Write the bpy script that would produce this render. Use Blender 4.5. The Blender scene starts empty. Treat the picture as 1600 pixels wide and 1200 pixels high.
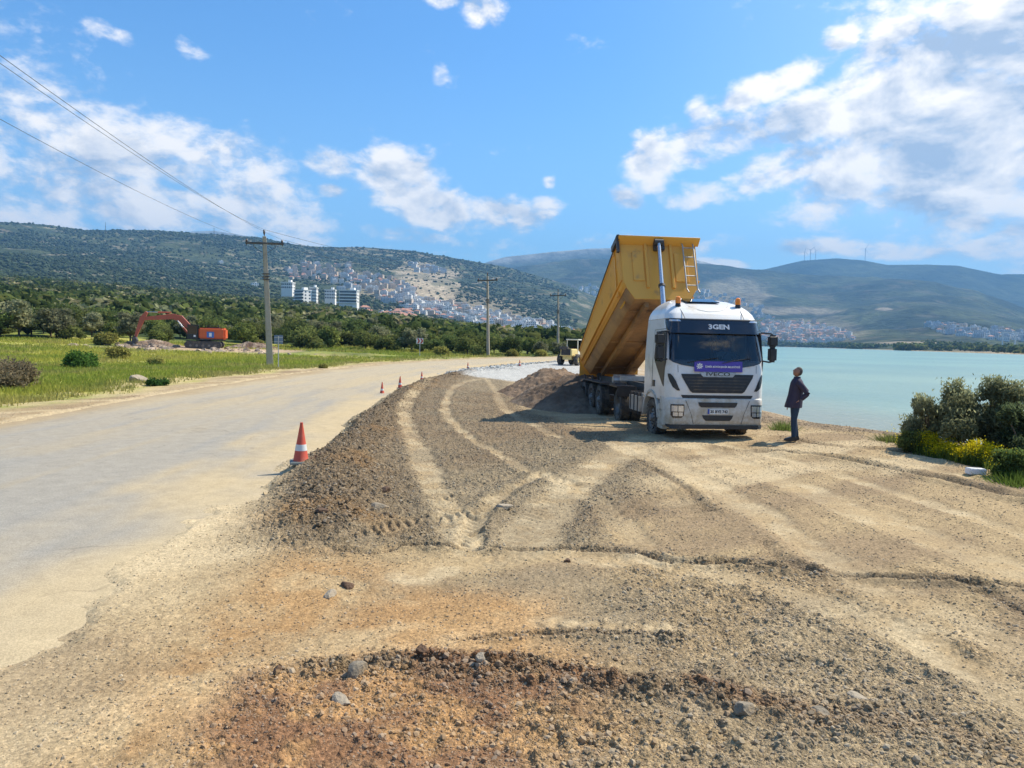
import bpy, bmesh, math, random
import numpy as np
from mathutils import Vector, Matrix
random.seed(7); RNG = np.random.default_rng(11)
sc = bpy.context.scene
COL = sc.collection
R = math.radians
# ------------------------------------------------------------------ camera
F = 1150.0; CAMH = 2.42; PITCH = R(3.41); ROLL = R(1.2)
cp, sp = math.cos(PITCH), math.sin(PITCH)
_f = np.array([0, cp, -sp]); _r0 = np.array([1., 0, 0]); _u0 = np.array([0, sp, cp])
_r = math.cos(ROLL)*_r0 + math.sin(ROLL)*_u0
_u = -math.sin(ROLL)*_r0 + math.cos(ROLL)*_u0
cd = bpy.data.cameras.new('camera'); cam = bpy.data.objects.new('camera', cd); COL.objects.link(cam)
cd.sensor_fit = 'HORIZONTAL'; cd.sensor_width = 36.0; cd.lens = 36.0*F/1600.0
cd.clip_start = 0.1; cd.clip_end = 60000
M = Matrix(((_r[0], _u[0], -_f[0], 0), (_r[1], _u[1], -_f[1], 0), (_r[2], _u[2], -_f[2], CAMH), (0, 0, 0, 1)))
cam.matrix_world = M
sc.camera = cam
# ------------------------------------------------------------------ light, exposure
SUN = np.array([0.72, 0.38, 1.0]); SUN = SUN/np.linalg.norm(SUN)
SUN_EL = math.asin(SUN[2]); SUN_AZ = math.atan2(SUN[0], SUN[1])
ld = bpy.data.lights.new('sun', 'SUN'); ld.energy = 5.0; ld.angle = R(0.53); ld.color = (1.0, 0.91, 0.76)
sun = bpy.data.objects.new('sun', ld); COL.objects.link(sun)
sun.rotation_euler = Vector(SUN).to_track_quat('Z', 'Y').to_euler()
sc.view_settings.view_transform = 'Standard'; sc.view_settings.look = 'None'
sc.view_settings.exposure = 0.62; sc.view_settings.gamma = 1.0
sc.view_settings.use_curve_mapping = False
def raydir(px, py):
    d = _f + (px-800)/F*_r - (py-600)/F*_u
    return d/np.linalg.norm(d)
def gp(px, py, z=0.0):
    "place seen at photo pixel px,py lying at height z -> world x, y"
    d = raydir(px, py); t = (z-CAMH)/d[2]
    return (d[0]*t, d[1]*t)
def azel(px, py):
    d = raydir(px, py); return math.atan2(d[0], d[1]), d[2]/math.hypot(d[0], d[1])
# ------------------------------------------------------------------ node helpers
class NT:
    def __init__(s, nt): s.nt = nt; s.n = nt.nodes; s.l = nt.links
    def new(s, t, **k):
        n = s.n.new(t)
        for a, b in k.items(): setattr(n, a, b)
        return n
    def put(s, sock, v):
        if isinstance(v, bpy.types.NodeSocket): s.l.new(v, sock)
        elif v is not None: sock.default_value = v
    def math(s, op, a, b=None, c=None, clamp=False):
        n = s.new('ShaderNodeMath', operation=op); n.use_clamp = clamp
        s.put(n.inputs[0], a)
        if b is not None: s.put(n.inputs[1], b)
        if c is not None: s.put(n.inputs[2], c)
        return n.outputs[0]
    def mix(s, f, a, b, bt='MIX'):
        n = s.new('ShaderNodeMix', data_type='RGBA', blend_type=bt)
        def c(v): return v if isinstance(v, bpy.types.NodeSocket) or len(v) == 4 else (*v, 1)
        s.put(n.inputs['Factor'], f); s.put(n.inputs[6], c(a)); s.put(n.inputs[7], c(b))
        return n.outputs[2]
    def noise(s, vec, scale, det=4, rough=.55, dist=0):
        n = s.new('ShaderNodeTexNoise'); n.inputs['Scale'].default_value = scale
        n.inputs['Detail'].default_value = det; n.inputs['Roughness'].default_value = rough
        n.inputs['Distortion'].default_value = dist
        if vec is not None: s.l.new(vec, n.inputs['Vector'])
        return n.outputs['Fac']
    def ss(s, x, a, b):
        n = s.new('ShaderNodeMapRange', interpolation_type='SMOOTHSTEP')
        s.put(n.inputs[0], x); n.inputs[1].default_value = a; n.inputs[2].default_value = b
        return n.outputs[0]
    def lin(s, x, a, b, c, d):
        n = s.new('ShaderNodeMapRange'); s.put(n.inputs[0], x)
        for i, v in enumerate((a, b, c, d)): n.inputs[i+1].default_value = v
        return n.outputs[0]
# ------------------------------------------------------------------ sky (direction based)
w = bpy.data.worlds.new('World'); sc.world = w; w.use_nodes = True
W = NT(w.node_tree); W.n.clear()
sky = W.new('ShaderNodeTexSky', sky_type='NISHITA'); sky.sun_disc = False
sky.sun_elevation = SUN_EL; sky.sun_rotation = SUN_AZ
sky.air_density = 1.0; sky.dust_density = 0.6; sky.ozone_density = 2.0; sky.altitude = 0
tc = W.new('ShaderNodeTexCoord'); sep = W.new('ShaderNodeSeparateXYZ'); W.l.new(tc.outputs['Generated'], sep.inputs[0])
sx, sy, sz = sep.outputs
AZ = W.math('ARCTAN2', sx, sy); EL = W.math('ARCSINE', sz)
comb = W.new('ShaderNodeCombineXYZ'); W.l.new(AZ, comb.inputs[0]); W.l.new(W.math('MULTIPLY', EL, 1.7), comb.inputs[1])
cv = comb.outputs[0]
# cloud banks: photo centre, half sizes in photo px, tilt deg, strength
CL = [(70,180,150,55,8,.72),(170,255,210,66,14,.95),(330,245,130,50,5,.95),(400,300,105,45,10,1.0),(250,320,270,42,3,1.1),(0,300,170,75,0,.95),(-150,200,200,160,0,.8),
 (440,345,110,15,6,.8),(70,340,150,18,2,.7),(510,255,38,24,0,1.05),(515,299,24,14,0,.95),(628,280,62,50,15,1.25),(680,325,80,36,12,1.25),(790,336,75,28,5,1.15),(850,328,32,20,-10,.95),
 (755,16,30,28,10,1.0),(690,2,24,9,0,.8),(640,368,110,13,5,.62),(295,72,24,14,20,.62),(170,50,28,10,10,.55),(690,120,12,18,10,.55),(980,310,26,15,20,.85),(860,284,12,12,0,.8),(15,20,60,60,0,.5),
 (1020,250,42,42,-30,1.2),(1110,225,95,42,-12,1.25),(1235,195,95,36,-16,1.2),(1205,132,95,22,-20,1.1),(1095,185,22,26,0,.95),(1140,292,90,24,-12,.95),(1220,262,90,36,-10,1.2),
 (1315,60,32,18,-5,1.1),(1400,70,60,45,-20,1.1),(1450,145,140,95,-25,1.7),(1570,60,125,90,-25,1.4),(1390,255,125,72,-15,1.4),(1520,225,160,110,-12,1.8),(1330,318,95,28,-8,1.0),(1560,310,110,45,-25,1.2),(1700,200,170,160,0,1.3),
 (1265,385,65,13,-2,1.0),(1360,390,100,14,4,1.0),(1450,396,80,10,0,.85),(1140,412,55,9,4,.85),(1570,375,90,20,-18,1.1),(1520,398,100,10,0,.7),(1380,15,60,20,0,.7),(640,398,150,10,0,.3),(1000,385,200,14,0,.35)]
dens = None
rdx = F
for (px, py, rx, ry, tilt, st) in CL:
    d = raydir(px, py); a0 = math.atan2(d[0], d[1]); e0 = math.asin(d[2])
    ca, sa = math.cos(R(-tilt)), math.sin(R(-tilt))
    k = math.cos(e0)
    du = W.math('MULTIPLY', W.math('SUBTRACT', AZ, a0), k); dv = W.math('SUBTRACT', EL, e0)
    p = W.math('ADD', W.math('MULTIPLY', du, ca*F/rx), W.math('MULTIPLY', dv, sa*F/rx))
    q = W.math('ADD', W.math('MULTIPLY', du, -sa*F/ry), W.math('MULTIPLY', dv, ca*F/ry))
    e = W.math('SUBTRACT', 1.15, W.math('SQRT', W.math('ADD', W.math('MULTIPLY', p, p), W.math('MULTIPLY', q, q))))
    e = W.math('MULTIPLY', W.math('MAXIMUM', W.math('MINIMUM', e, .62), -1.0), st)
    dens = e if dens is None else W.math('SMOOTH_MAX', dens, e, .18)
# clouds elsewhere round the sky, outside the photographed part
oth = W.math('MULTIPLY', W.ss(W.math('ABSOLUTE', AZ), .78, 1.0), W.math('SUBTRACT', W.noise(cv, 2.2, 3), .52))
dens = W.math('MAXIMUM', dens, W.math('SUBTRACT', W.math('MULTIPLY', oth, 6.0), .25))
n1 = W.noise(cv, 9.0, 8, .58, .25); n2 = W.noise(cv, 32.0, 6, .62, .2)
nn = W.math('ADD', W.math('MULTIPLY', W.math('SUBTRACT', n1, .5), 2.5), W.math('MULTIPLY', W.math('SUBTRACT', n2, .5), 1.25))
tot = W.math('ADD', dens, nn)
alpha = W.ss(tot, .02, .85)
off = W.new('ShaderNodeVectorMath', operation='ADD'); W.l.new(cv, off.inputs[0]); off.inputs[1].default_value = (.016, .034, 0)
n1b = W.noise(off.outputs[0], 9.0, 8, .58, .25)
relief = W.math('SUBTRACT', n1, n1b)
thick = W.ss(tot, .60, 1.55)
shade = W.math('ADD', W.math('MULTIPLY', thick, .85), W.math('SUBTRACT', .22, W.math('MULTIPLY', W.math('ADD', relief, W.math('MULTIPLY', W.math('SUBTRACT', n2, .5), .25)), 5.0)), clamp=True)
CLOUD_LIT = (11.6, 10.7, 9.5); CLOUD_SH = (3.9, 4.7, 5.9)
ccol = W.mix(shade, CLOUD_LIT, CLOUD_SH)
skyc = sky.outputs[0]
skyc = W.mix(1.0, skyc, (0.70, 1.22, 1.60, 1), 'MULTIPLY')
veil = W.math('MULTIPLY', W.ss(EL, .40, .0), .42)
skyc = W.mix(veil, skyc, (4.6, 7.4, 9.6, 1))
glow = W.math('MULTIPLY', W.math('MULTIPLY', W.ss(AZ, .05, .9), W.ss(AZ, 2.2, 1.2)), .55)
skyc = W.mix(glow, skyc, (6.6, 8.4, 9.9, 1))
a2 = W.math('MULTIPLY', alpha, .93)
final = W.mix(a2, skyc, ccol)
bg = W.new('ShaderNodeBackground'); W.l.new(final, bg.inputs[0]); bg.inputs[1].default_value = 0.09
wo = W.new('ShaderNodeOutputWorld'); W.l.new(bg.outputs[0], wo.inputs[0])
w.cycles.sampling_method = 'MANUAL'; w.cycles.sample_map_resolution = 512
# ------------------------------------------------------------------ numpy noise
def _h(ix, iy, seed):
    n = (ix.astype(np.int64)*374761393 + iy.astype(np.int64)*668265263 + seed*1442695041) & 0xffffffff
    n = ((n ^ (n >> 13))*1274126177) & 0xffffffff
    n = ((n ^ (n >> 16))*2246822519) & 0xffffffff
    return ((n ^ (n >> 15)) & 0xffff).astype(np.float32)/65535.0
def vn(x, y, s, seed=0):
    x = np.asarray(x, float)*s + 1000.3; y = np.asarray(y, float)*s + 1000.7
    ix = np.floor(x); iy = np.floor(y); fx = x-ix; fy = y-iy
    fx = fx*fx*(3-2*fx); fy = fy*fy*(3-2*fy)
    a = _h(ix, iy, seed); b = _h(ix+1, iy, seed); c = _h(ix, iy+1, seed); d = _h(ix+1, iy+1, seed)
    return (a*(1-fx)+b*fx)*(1-fy) + (c*(1-fx)+d*fx)*fy
def fbm(x, y, s, oct=4, seed=0, g=.5):
    t = 0; A = 1; S = 0
    for i in range(oct):
        t = t + A*vn(x, y, s*2.03**i, seed+17*i); S += A; A *= g
    return t/S
def S(a, b, x):
    t = np.clip((np.asarray(x, float)-a)/(b-a), 0, 1); return t*t*(3-2*t)
def pdist(x, y, pts, pad=3.0):
    "distance to a polyline and arc length along it"
    d = np.full(x.shape, 1e9); s = np.zeros(x.shape); side = np.zeros(x.shape)
    pts = np.array(pts, float); acc = 0
    m = (x > pts[:, 0].min()-pad) & (x < pts[:, 0].max()+pad) & (y > pts[:, 1].min()-pad) & (y < pts[:, 1].max()+pad)
    if not m.any(): return d, s, side
    xx = x[m]; yy = y[m]; dd = d[m]; s2 = s[m]; sd = side[m]
    for i in range(len(pts)-1):
        a, b = pts[i], pts[i+1]; v = b-a; L = math.hypot(*v)
        if L < 1e-6: continue
        t = np.clip(((xx-a[0])*v[0] + (yy-a[1])*v[1])/L**2, 0, 1)
        q = np.hypot(xx-a[0]-t*v[0], yy-a[1]-t*v[1])
        k = q < dd; dd[k] = q[k]; s2[k] = acc+t[k]*L
        cr = v[0]*(yy-a[1]) - v[1]*(xx-a[0]); sd[k] = np.sign(cr[k])
        acc += L
    d[m] = dd; s[m] = s2; side[m] = sd
    return d, s, side
def smooth_line(pts, n=6):
    pts = [np.array(p, float) for p in pts]; out = []
    P = [2*pts[0]-pts[1]] + pts + [2*pts[-1]-pts[-2]]
    for i in range(1, len(P)-2):
        for k in range(n):
            t = k/n; a, b, c, d = P[i-1], P[i], P[i+1], P[i+2]
            out.append(.5*((2*b)+(-a+c)*t+(2*a-5*b+4*c-d)*t*t+(-a+3*b-3*c+d)*t**3))
    out.append(pts[-1]); return [tuple(p) for p in out]
def inpoly(x, y, poly):
    c = np.zeros(np.shape(x), bool); j = len(poly)-1
    for i in range(len(poly)):
        xi, yi = poly[i]; xj, yj = poly[j]
        c ^= ((yi > y) != (yj > y)) & (x < (xj-xi)*(y-yi)/((yj-yi) or 1e-9)+xi); j = i
    return c
# ------------------------------------------------------------------ objects
def tag(o, label=None, cat=None, group=None, kind=None):
    if label: o['label'] = label
    if cat: o['category'] = cat
    if group: o['group'] = group
    if kind: o['kind'] = kind
    return o
def empty(name, loc, rz=0, label=None, cat=None, group=None):
    o = bpy.data.objects.new(name, None); COL.objects.link(o); o.location = loc; o.rotation_euler = (0, 0, rz)
    o.empty_display_size = .3
    return tag(o, label, cat, group)
def arr_mesh(name, V, Fc, smooth=True):
    me = bpy.data.meshes.new(name); V = np.asarray(V, np.float32); Fc = np.asarray(Fc, np.int32)
    k = Fc.shape[1]; nf = len(Fc)
    me.vertices.add(len(V)); me.vertices.foreach_set('co', V.ravel())
    me.loops.add(nf*k); me.loops.foreach_set('vertex_index', Fc.ravel())
    me.polygons.add(nf); me.polygons.foreach_set('loop_start', np.arange(0, nf*k, k, dtype=np.int32))
    me.polygons.foreach_set('loop_total', np.full(nf, k, np.int32))
    me.polygons.foreach_set('use_smooth', np.full(nf, smooth, bool))
    me.update(calc_edges=True); return me
def vattr(me, name, arr):
    a = me.attributes.new(name, 'FLOAT_COLOR', 'POINT')
    A = np.ones((len(me.vertices), 4), np.float32); A[:, :3] = arr; a.data.foreach_set('color', A.ravel())
def link(name, me, mat, parent=None, loc=None):
    o = bpy.data.objects.new(name, me); COL.objects.link(o)
    if mat is not None:
        for m in (mat if isinstance(mat, (list, tuple)) else [mat]): me.materials.append(m)
    if parent: o.parent = parent
    if loc is not None: o.location = loc
    return o
def grid_faces(nr, nc):
    i = np.arange(nr-1)[:, None]*nc + np.arange(nc-1)[None, :]; i = i.ravel()
    return np.stack([i, i+1, i+nc+1, i+nc], 1)
class MB:
    def __init__(s): s.v = []; s.f = []
    def add(s, V, Fc, M=None):
        o = len(s.v)
        for p in V: s.v.append(tuple(M @ Vector(p)) if M is not None else tuple(p))
        for f in Fc: s.f.append(tuple(i+o for i in f))
        return s
    def box(s, c, d, rot=None, taper=None):
        x, y, z = d[0]/2, d[1]/2, d[2]/2; t = taper or (1, 1)
        V = [(-x, -y, -z), (x, -y, -z), (x, y, -z), (-x, y, -z), (-x*t[0], -y*t[1], z), (x*t[0], -y*t[1], z), (x*t[0], y*t[1], z), (-x*t[0], y*t[1], z)]
        m = Matrix.Translation(c)
        if rot: m = m @ (rot if isinstance(rot, Matrix) else Matrix.Rotation(rot[1], 4, rot[0]))
        return s.add(V, [(0, 3, 2, 1), (4, 5, 6, 7), (0, 1, 5, 4), (1, 2, 6, 5), (2, 3, 7, 6), (3, 0, 4, 7)], m)
    def cyl(s, p0, p1, r0, r1=None, n=16, cap=True):
        r1 = r0 if r1 is None else r1; p0 = Vector(p0); p1 = Vector(p1)
        z = (p1-p0).normalized(); q = z.to_track_quat('Z', 'Y'); V = []; Fc = []
        for p, r in ((p0, r0), (p1, r1)):
            for i in range(n):
                a = 2*math.pi*i/n; V.append(p + q @ Vector((r*math.cos(a), r*math.sin(a), 0)))
        for i in range(n): Fc.append((i, (i+1) % n, n+(i+1) % n, n+i))
        if cap: Fc.append(tuple(range(n-1, -1, -1))); Fc.append(tuple(range(n, 2*n)))
        return s.add(V, Fc)
    def tube(s, pts, r, n=8, cap=True):
        P = [Vector(p) for p in pts]; rr = r if isinstance(r, (list, tuple)) else [r]*len(P); V = []; Fc = []
        for k, p in enumerate(P):
            t = (P[min(k+1, len(P)-1)] - P[max(k-1, 0)]).normalized(); q = t.to_track_quat('Z', 'Y')
            for i in range(n):
                a = 2*math.pi*i/n; V.append(p + q @ Vector((rr[k]*math.cos(a), rr[k]*math.sin(a), 0)))
        for k in range(len(P)-1):
            for i in range(n): Fc.append((k*n+i, k*n+(i+1) % n, (k+1)*n+(i+1) % n, (k+1)*n+i))
        if cap: Fc.append(tuple(range(n-1, -1, -1))); Fc.append(tuple((len(P)-1)*n+i for i in range(n)))
        return s.add(V, Fc)
    def lathe(s, prof, n=32, axis='X', c=(0, 0, 0)):
        V = []; Fc = []; m = len(prof)
        for i in range(n):
            a = 2*math.pi*i/n
            for (h, r) in prof:
                if axis == 'X': p = (h, r*math.cos(a), r*math.sin(a))
                elif axis == 'Y': p = (r*math.cos(a), h, r*math.sin(a))
                else: p = (r*math.cos(a), r*math.sin(a), h)
                V.append((p[0]+c[0], p[1]+c[1], p[2]+c[2]))
        for i in range(n):
            for k in range(m-1):
                a, b = i*m+k, ((i+1) % n)*m+k; Fc.append((a, b, b+1, a+1))
        return s.add(V, Fc)
    def prism(s, poly, a0, a1, axis='X'):
        "polygon in the plane across axis, extruded from a0 to a1"
        n = len(poly); V = []
        for a in (a0, a1):
            for (u, v) in poly:
                V.append((a, u, v) if axis == 'X' else (u, a, v) if axis == 'Y' else (u, v, a))
        Fc = [tuple(range(n-1, -1, -1)), tuple(range(n, 2*n))] + [(i, (i+1) % n, n+(i+1) % n, n+i) for i in range(n)]
        return s.add(V, Fc)
    def build(s, name, mat, parent=None, bevel=0, angle=35, label=None, seg=2, flat=False):
        me = bpy.data.meshes.new(name); me.from_pydata(s.v, [], s.f); me.update()
        bm = bmesh.new(); bm.from_mesh(me)
        bmesh.ops.recalc_face_normals(bm, faces=bm.faces)
        if bevel:
            es = [e for e in bm.edges if len(e.link_faces) == 2 and e.calc_face_angle(0) > R(30)]
            bmesh.ops.bevel(bm, geom=es, offset=bevel, segments=seg, affect='EDGES', clamp_overlap=True)
        if not flat:
            for f in bm.faces: f.smooth = True
            for e in bm.edges:
                if len(e.link_faces) == 2 and e.calc_face_angle(0) > R(angle): e.smooth = False
        bm.to_mesh(me); bm.free()
        o = link(name, me, mat, parent)
        if label: o['label'] = label
        return o
def copy_tree(o, parent=None):
    c = o.copy(); COL.objects.link(c); c.parent = parent
    for ch in list(o.children): copy_tree(ch, c)
    return c
# ------------------------------------------------------------------ materials
def mat(name, col, rough=.6, metal=0, var=.15, vscale=6, bump=0, bscale=30, dirt=None, dscale=1.5, dlo=.5, dhi=.7, coat=0, spec=None, mud=None):
    m = bpy.data.materials.new(name); m.use_nodes = True; t = NT(m.node_tree)
    b = t.n['Principled BSDF']; co = t.new('ShaderNodeTexCoord').outputs['Object']
    n = t.noise(co, vscale, 4)
    c = t.mix(n, tuple(v*(1-var) for v in col), tuple(min(1, v*(1+var)) for v in col))
    if dirt is not None:
        d = t.ss(t.noise(co, dscale, 6, .65), dlo, dhi)
        if mud:   # splashed mud, thickest near the wheels
            sp2 = t.new('ShaderNodeSeparateXYZ'); t.l.new(co, sp2.inputs[0])
            sm = t.math('MULTIPLY', t.ss(sp2.outputs[2], mud[1], mud[0]), t.ss(t.noise(co, 7, 8, .75), .36, .62)); d = t.math('MAXIMUM', d, t.math('MULTIPLY', sm, .75))
        c = t.mix(d, c, dirt)
        t.put(b.inputs['Roughness'], t.math('ADD', rough, t.math('MULTIPLY', d, (.85-rough)*.8)))
    else: b.inputs['Roughness'].default_value = rough
    t.l.new(c, b.inputs['Base Color']); b.inputs['Metallic'].default_value = metal
    if coat: b.inputs['Coat Weight'].default_value = coat; b.inputs['Coat Roughness'].default_value = .1
    if spec is not None: b.inputs['Specular IOR Level'].default_value = spec
    if bump:
        bn = t.new('ShaderNodeBump'); bn.inputs['Strength'].default_value = bump; bn.inputs['Distance'].default_value = .02
        t.l.new(t.noise(co, bscale, 5), bn.inputs['Height']); t.l.new(bn.outputs[0], b.inputs['Normal'])
    return m
def attr_mat(name, rough=.95, spec=.2, var=.25, vscale=3.0, bump=0, bscale=20, bdist=.02, pattern=None, translucent=0):
    m = bpy.data.materials.new(name); m.use_nodes = True; t = NT(m.node_tree)
    b = t.n['Principled BSDF']; co = t.new('ShaderNodeTexCoord').outputs['Object']
    a = t.new('ShaderNodeAttribute', attribute_name='albedo').outputs['Color']
    n = t.noise(co, vscale, 6, .6)
    c = t.mix(1.0, a, t.mix(n, (1-var*2,)*3, (1+var*2,)*3), 'MULTIPLY')
    t.l.new(c, b.inputs['Base Color']); b.inputs['Roughness'].default_value = rough; b.inputs['Specular IOR Level'].default_value = spec
    if bump:
        bn = t.new('ShaderNodeBump'); bn.inputs['Strength'].default_value = bump; bn.inputs['Distance'].default_value = bdist
        t.l.new(t.noise(co, bscale, 5, .65), bn.inputs['Height']); t.l.new(bn.outputs[0], b.inputs['Normal'])
    return m
# ================================================================== TERRAIN
WATER = -0.60
def G(l, z=0.0): return [gp(a, b, z) for a, b in l]
ROAD_C = smooth_line([(-8.0, -14), (-8.15, -4), (-8.3, 8), (-8.8, 20), (-9.5, 34), (-9.0, 54), (-5.8, 74), (0.5, 90), (9, 104), (19, 123), (35, 165), (60, 240)], 8)
ROAD_W = 4.45
SHORE = [(25, -12), (18.5, 4), (15.6, 13), (14.2, 19.8), (13.4, 22), (12.9, 24.4), (13.1, 27), (12.9, 30.5), (11.7, 34), (12.0, 45), (13, 60), (19, 85), (34, 130)]
def pol(px, r):
    a = azel(px, 540)[0]; return (r*math.sin(a), r*math.cos(a))
FARSH = [pol(1085, 900), pol(1085, 2150), pol(1140, 2350), pol(1208, 2250), pol(1280, 2000), pol(1345, 1500), pol(1433, 1080), pol(1520, 850), pol(1600, 730), pol(1750, 640), (700, 100), (300, -150), (60, -80)]
LAKE = SHORE + FARSH
BERM = smooth_line(G([(505, 822), (512, 765), (540, 714), (576, 670), (622, 628), (662, 604), (705, 590)]) + [(-2.4, 57), (1.0, 66), (5, 76)], 6)
MOUND = smooth_line(G([(410, 1062), (500, 1050), (560, 1042), (660, 1034), (760, 1046), (870, 1052), (950, 1072), (1100, 1082), (1250, 1118), (1450, 1142), (1620, 1195)]), 5)
# px above the horizon at which the land 900 m away lies
_B = [(-400, 62), (0, 60), (200, 56), (400, 46), (520, 40), (600, 30), (700, 19), (780, 10), (850, 5), (920, 1), (1000, 0), (1900, 0)]
BAZ = np.array([azel(p, 540)[0] for p, _ in _B]); BV = np.array([v/F for _, v in _B])
def dr_lift(r, az):
    B = np.interp(az, BAZ, BV); t = np.clip((r-80)/820, 0, None)
    return (2.0 + 900*B)*np.where(B > .0003, 1, 0)*t**1.15
def base_z(x, y):
    x = np.asarray(x, float); y = np.asarray(y, float)
    r = np.hypot(x, y); az = np.arctan2(x, y)
    z = dr_lift(r, az)
    z = z + .5*(fbm(x, y, .06, 3, 3)-.5)*S(-14, -22, x)*S(10, 30, r) + .10*(fbm(x, y, .25, 3, 5)-.5)*S(-13, -15, x)
    z = z - .27*S(19, 28, y)*S(-3, 2, x)*(1-S(48, 75, y))
    d, s, sd = pdist(x, y, BERM, 3)
    z = z + .25*np.exp(-(d/.66)**2)*(1 - S(38, 75, r)*.75)*(.75+.5*vn(s, s*0, .5, 4))
    # raised fill right of the berm
    rd, rs, rside = pdist(x, y, ROAD_C, 40)
    fill = S(4.9, 6.2, np.where(rside < 0, rd, 0))*S(9, 16, y)*(1-S(40, 60, y)); z = z + .10*fill
    # beach
    sdist, _, _ = pdist(x, y, SHORE, 30); ins = inpoly(x, y, LAKE)
    sg = np.where(ins, sdist, -sdist)
    near = (sdist < 25)
    sh = S(-3.6, 1.4, sg)*(-.86)
    z = np.where(near, z + sh, z)
    z = np.where(ins, np.minimum(z, -.60 - .10*np.minimum(np.where(near, sdist, 25), 25)), z)
    return z
def zat(x, y): return float(base_z(np.array([x]), np.array([y]))[0])
def GP(px, py):
    "photo pixel -> point on the real terrain"
    x, y = gp(px, py)
    for _ in range(6):
        z = zat(x, y)
        if z > CAMH-.3: break
        x, y = gp(px, py, z)
    return x, y, zat(x, y)
# ---- mesh rows and columns (finer near where the ground is seen closely)
rs = [.6, 1.2, 1.9, 2.6, 3.1, 3.5]
while rs[-1] < 3000:
    r_ = rs[-1]; rs.append(r_ + min(max(r_*r_/1780*.72, .008), r_*.022))
rs = np.array(rs)
azs = np.concatenate([np.linspace(-180, -44, 45)[:-1], np.linspace(-44, 44, 1180), np.linspace(44, 180, 45)[1:]])*math.pi/180
RR, AA = np.meshgrid(rs, azs, indexing='ij')
X = (RR*np.sin(AA)).ravel(); Y = (RR*np.cos(AA)).ravel(); RR = RR.ravel(); AA = AA.ravel()
Z = base_z(X, Y)
# ---- palette
C_DUST = np.array([.375, .275, .15]); C_PALE = np.array([.50, .395, .24]); C_SOIL = np.array([.165, .118, .070]); C_GREY = np.array([.225, .178, .112])
C_ORG = np.array([.37, .21, .085]); C_RED = np.array([.14, .07, .035]); C_SAND = np.array([.38, .29, .185]); C_GRAVEL = np.array([.44, .43, .395])
C_GRASS = np.array([.23, .26, .055]); C_GRASS2 = np.array([.34, .32, .08]); C_FOR = np.array([.05, .075, .022]); C_STRAW = np.array([.42, .33, .17])
def mixc(c, d, m): m = np.clip(m, 0, 1)[:, None]; return c*(1-m) + d*m
nA = fbm(X, Y, .22, 4, 21); nB = fbm(X, Y, .9, 4, 22); nC = fbm(X, Y, 3.5, 3, 23); nD = fbm(X, Y, 11, 2, 24)
near = RR < 130
# streaky wear that runs along the line the lorries drive
ux, uy = X*.80+Y*.6, (-X*.6+Y*.80)
st = fbm(ux*.25, uy*1.6, .9, 4, 31)
alb = np.tile(C_DUST*.88, (len(X), 1))
alb = mixc(alb, C_SOIL*1.35, S(.42, .66, st*.6+nB*.4)*.75)
alb = mixc(alb, C_PALE, S(.50, .70, fbm(ux*.22, uy*1.3, .7, 4, 33))*.6)
rough = np.full(len(X), .35)      # loose stones and clods
# fill zone between berm and tracks: greyer loose soil
def zone(pts, soft=.8, z=0.0):
    P = G(pts, z) if max(abs(p[0]) for p in pts) > 60 else pts
    m = inpoly(X, Y, P); d = np.full(len(X), 9.0); k = near
    dd, _, _ = pdist(X, Y, P+[P[0]], soft+1.5); sg = np.where(m, dd, -dd)
    return S(-soft, soft, sg + (nB-.5)*soft*2.2 + (nC-.5)*soft*.9)
zf = zone([(455, 860), (440, 790), (500, 700), (600, 618), (700, 588), (790, 590), (830, 640), (900, 672), (1010, 700), (1010, 780), (940, 860), (700, 862)], .5)
alb = mixc(alb, mixc(np.tile(C_SOIL*1.1, (len(X), 1)), C_GREY*.9, S(.35, .6, nA)), zf*.95); rough = rough + .6*zf
# orange earth low left and centre
zo = zone([(540, 870), (700, 900), (880, 930), (900, 1050), (640, 1052), (400, 1060), (300, 1200), (60, 1240), (220, 1060), (380, 900), (450, 860)], .45)
alb = mixc(alb, mixc(np.tile(C_ORG, (len(X), 1)), C_DUST, S(.40, .62, nB*.6+nC*.4)*.85), zo*.68)
zo2 = zone([(630, 940), (860, 935), (900, 1030), (760, 1040), (640, 1035)], .25)
alb = mixc(alb, C_ORG*1.1, zo2*.5*S(.3, .6, nB))
zr = zone([(390, 1060), (560, 1035), (680, 1025), (900, 1045), (960, 1075), (980, 1150), (760, 1240), (330, 1240), (300, 1130)], .25)
alb = mixc(alb, mixc(np.tile(C_RED*1.5, (len(X), 1)), C_ORG*.95, S(.42, .6, nC*.5+nB*.5)*.85), zr*.85*S(.24, .55, nB*.5+nA*.5+.08)); rough = rough+.5*zr
zg = zone([(880, 1075), (1050, 1010), (980, 900), (1120, 880), (1500, 960), (1700, 1100), (1700, 1300), (820, 1300), (900, 1140)], .6)
alb = mixc(alb, mixc(np.tile(C_GREY*1.15, (len(X), 1)), C_DUST*.8, S(.42, .6, nB)), zg*.6); rough = rough+.6*zg
zl = zone([(560, 900), (900, 890), (1040, 940), (1000, 1010), (860, 1000), (880, 935), (620, 930)], .3)
alb = mixc(alb, C_GREY, zl*.6)
# berm: loose dark and reddish clods
bd, bs, bsd = pdist(X, Y, BERM, 3)
bm_ = np.exp(-(bd/.95)**2)*(RR < 90)
alb = mixc(alb, mixc(np.tile(C_SOIL*.95, (len(X), 1)), C_ORG*.55, S(.55, .75, fbm(X, Y, .8, 3, 41))*.8), np.clip(bm_*1.15, 0, .92)); rough = rough+.9*bm_
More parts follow.
